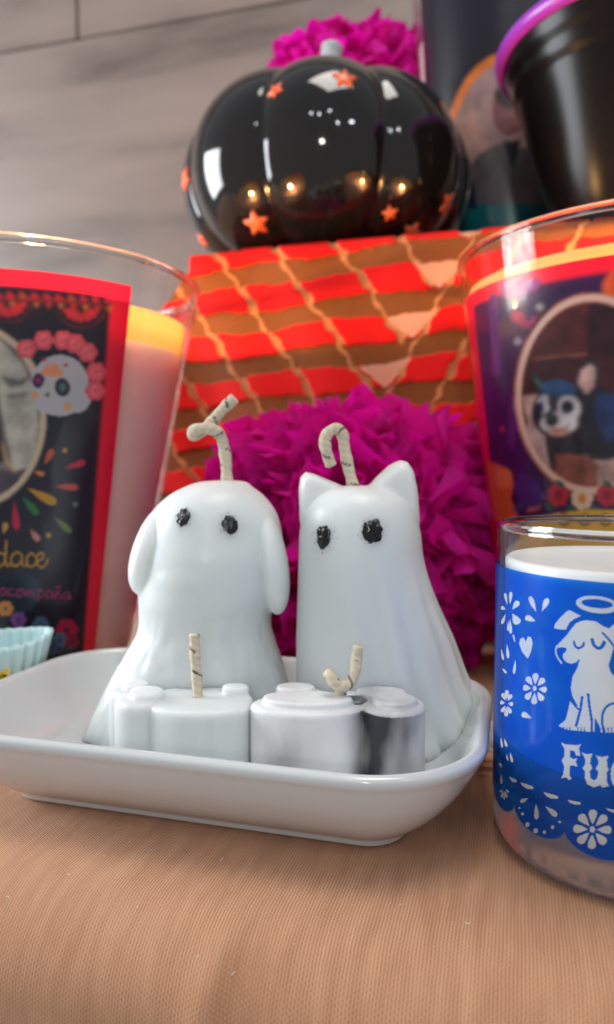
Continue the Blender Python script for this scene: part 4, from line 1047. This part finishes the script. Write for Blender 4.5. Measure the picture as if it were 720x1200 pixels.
# little motifs
p.poly(A_([(210, 762), (197, 738), (178, 743), (171, 772), (188, 820), (221, 861), (240, 818), (249, 770), (240, 735), (222, 730)]), CUT_PALE)
for x0, y0, x1, y1, wd in ((270, 590, 232, 498, 30), (303, 586, 338, 508, 34), (265, 643, 206, 616, 36), (118, 545, 124, 470, 20), (132, 575, 168, 525, 34), (132, 598, 168, 660, 46), (118, 630, 122, 716, 20), (102, 545, 88, 478, 16), (92, 575, 66, 560, 22), (92, 600, 70, 660, 18), (108, 640, 106, 700, 12),
                           (66, 800, 80, 870, 14), (100, 775, 108, 860, 18), (150, 865, 140, 950, 16), (70, 915, 98, 945, 14), (148, 770, 136, 720, 10)): dropA(x0, y0, x1, y1, wd)
for k in range(8): t = R(k * 45 + 4); dropA(262 + 22 * math.cos(t), 1035 + 24 * math.sin(t), 262 + 70 * math.cos(t), 1035 + 92 * math.sin(t), 36)
ellA(260, 1033, 11, 15, CUT_PALE)
for k in range(8): t = R(k * 45 + 4); dropA(98 + 9 * math.cos(t), 1120 + 20 * math.sin(t), 98 + 38 * math.cos(t), 1120 + 78 * math.sin(t), 24)
dropB(225, 60, 172, 34, 32)
for x0, y0, x1, y1, wd in ((60, 160, 68, 220, 12), (78, 170, 92, 215, 14), (110, 245, 122, 300, 14), (66, 330, 54, 300, 14), (62, 360, 64, 415, 14), (90, 250, 98, 290, 10)): dropB(x0, y0, x1, y1, wd)
# lettering
p.poly(B_([(385, 188), (402, 200), (470, 206), (491, 200), (480, 225), (488, 262), (465, 262), (458, 240), (435, 230), (430, 270), (450, 280), (472, 275), (462, 296), (473, 322), (445, 314), (432, 320), (428, 365), (441, 388), (425, 393), (412, 378), (382, 386), (396, 365), (401, 320), (387, 286), (403, 265), (403, 225), (392, 208)]), CUT_PALE)
p.poly(B_([(495, 243), (520, 255), (553, 250), (543, 280), (540, 303), (551, 330), (538, 347), (542, 382), (560, 397), (580, 382), (583, 347), (570, 330), (584, 310), (583, 285), (572, 260), (602, 270), (641, 262), (630, 285), (631, 320), (641, 336), (628, 355), (632, 408), (642, 426), (605, 434), (595, 420), (560, 434), (525, 416), (512, 382), (515, 350), (500, 330), (515, 306), (512, 275)]), CUT_PALE)
ellB(702, 362, 52, 82, CUT_PALE); ellB(702, 338, 18, 30, INK); p.poly(B_([(690, 372), (760, 378), (760, 402), (722, 412), (700, 412), (690, 392)]), INK); p.poly(B_([(715, 368), (757, 372), (752, 386), (715, 380)]), CUT_PALE)
# dashes and scallop motifs
for x0, y0, x1, y1 in ((105, 375, 146, 402), (164, 405, 234, 438), (288, 458, 368, 490), (417, 500, 489, 522), (626, 546, 700, 566), (760, 570, 840, 585)):
    dx, dy = x1 - x0, y1 - y0; p.poly(B_([(x0, y0), (x0 + dx * .5, y0 + dy * .35), (x1, y1 - 8), (x1, y1 + 4), (x0 + dx * .55, y1 + 4), (x0 + dx * .2, y0 + dy * .7)]), CUT_PALE)
dropB(250, 520, 252, 608, 26); dropB(300, 536, 362, 588, 30); dropB(208, 492, 165, 512, 22)
for cx, cy, r_ in ((177, 577, 8), (203, 634, 11), (248, 668, 12), (294, 676, 8), (338, 648, 9), (160, 545, 5), (376, 620, 6)): ellB(cx, cy, r_, r_ * 1.2, CUT_PALE)
for k in range(8): t = R(k * 45 + 2); dropB(552 + 24 * math.cos(t), 660 + 26 * math.sin(t), 552 + 104 * math.cos(t), 660 + 108 * math.sin(t), 46)
ellB(552, 660, 15, 17, CUT_PALE)
for k in range(5): t = R(20 + k * 35); dropB(78 + 8 * math.cos(t), 440 + 14 * math.sin(t), 78 + 26 * math.cos(t), 440 + 60 * math.sin(t), 12)
p.build('print', M['ink'], vt, 0.0002)

# ------------------------------------------------------------------ pleated paper cup at the left
M['cup'] = mat('turquoise_paper', S(196, 226, 228), 0.45)
_m = M['cup']; tc = node(_m, 'ShaderNodeTexCoord')
cup = thing('pleated_paper_cup', 'pale turquoise pleated paper cup with a yellow flower print, at the left edge', 'paper cup', P(4, 800, 0.266).to_2d().to_3d() + Vector((0, 0, 0.0005)))
nu, nv = 192, 16; pts = np.zeros((nv, nu, 3))
for i in range(nv):
    t = i / (nv - 1)
    for j in range(nu):
        a_ = 2 * PI * j / nu; x_ = (j * 24 / nu) % 1.0; tri_ = abs(x_ * 2 - 1) * 2 - 1
        r_ = 0.0080 + 0.0088 * t + 0.0011 * tri_ * (0.35 + 0.65 * t); pts[i, j] = (r_ * math.cos(a_), r_ * math.sin(a_), t * (0.0345 + 0.001 * math.sin(a_ * 2 + 1)))
me = grid_mesh('pleated_side', pts, True); wl = put('pleated_side', me, M['cup'], cup, False)
sol = wl.modifiers.new('thick', 'SOLIDIFY'); sol.thickness = 0.00025
v, f = lathe([(0, 0.0003), (0.0082, 0.0003)], 48); put('cup_base', mesh_of('cup_base', v, f), M['cup'], cup, False)
M['yellow'] = mat('yellow_print', S(240, 206, 40), 0.5); M['green'] = mat('green_print', S(110, 160, 50), 0.5)
cbv = BVHTree.FromPolygons([Vector(q) for q in pts.reshape(-1, 3)], [tuple(q.vertices) for q in me.polygons])
def on_cup(name, cx, cy, rx, ry, m_, lift, petal):
    v, f = [], []; n = 24
    def cast(px, py):
        hit, nrm, _, _ = cbv.ray_cast(EYE - cup.location, ray(px, py).normalized())
        if hit is None: return None
        if nrm.dot(EYE - cup.location - hit) < 0: nrm = -nrm
        return hit + nrm * lift
    c0 = cast(cx, cy)
    if c0 is None: return
    for q in (0.5, 1.0):
        for k in range(n):
            a_ = 2 * PI * k / n; g = 1 + petal * math.cos(5 * a_)
            v.append(cast(cx + rx * q * g * math.cos(a_), cy + ry * q * g * math.sin(a_)) or c0)
    v.append(c0)
    for k in range(n):
        k2 = (k + 1) % n; f += [(k, k2, n + k2, n + k), (k, k2, 2 * n)][::1]
    put(name, mesh_of(name, v, f), m_, cup)
on_cup('printed_flower', 5, 796, 13, 11, M['yellow'], 0.0003, 0.22); on_cup('printed_leaf', 4, 796, 5, 4, M['green'], 0.0005, 0.1)

# ------------------------------------------------------------------ lint on the tablecloth
v, f = [], []
for k in range(14):
    s_ = random.uniform(-0.16, 0.03); n_ = random.uniform(0.130, 0.165)
    if n_ > N_E: base = SN(s_, n_, 0.0)
    else:
        a_ = math.asin(min(1, (N_E - n_) / RB)); base = SN(s_, n_ , -RB * (1 - math.cos(a_)))
    up = Vector((0, 0, 1)) if n_ > N_E else (SN(0, -math.sin(a_)) + Vector((0, 0, math.cos(a_))))
    d = SN(random.uniform(-1, 1), random.uniform(-1, 1)); d = (d - up * d.dot(up)).normalized(); L_ = random.uniform(0.0003, 0.0016); sd = up.cross(d) * 0.00007; b = len(v)
    bend = up.cross(d) * random.uniform(-0.4, 0.4) * L_
    for t in (0, 0.5, 1):
        c = base + up * 0.00025 + d * (L_ * (t - .5)) + bend * (1 - (2 * t - 1) ** 2)
        v += [c + sd, c - sd, c + up * 0.0001]
    for t in range(2):
        o_ = b + t * 3; f += [(o_, o_ + 2, o_ + 5, o_ + 3), (o_ + 2, o_ + 1, o_ + 4, o_ + 5)]
o = put('lint', mesh_of('lint', v, f), mat('white_fibre', (0.8, 0.76, 0.72, 1), 0.9)); o['kind'] = 'stuff'
tag(o, 'scattered white lint specks on the peach tablecloth in front of the dish', 'lint')
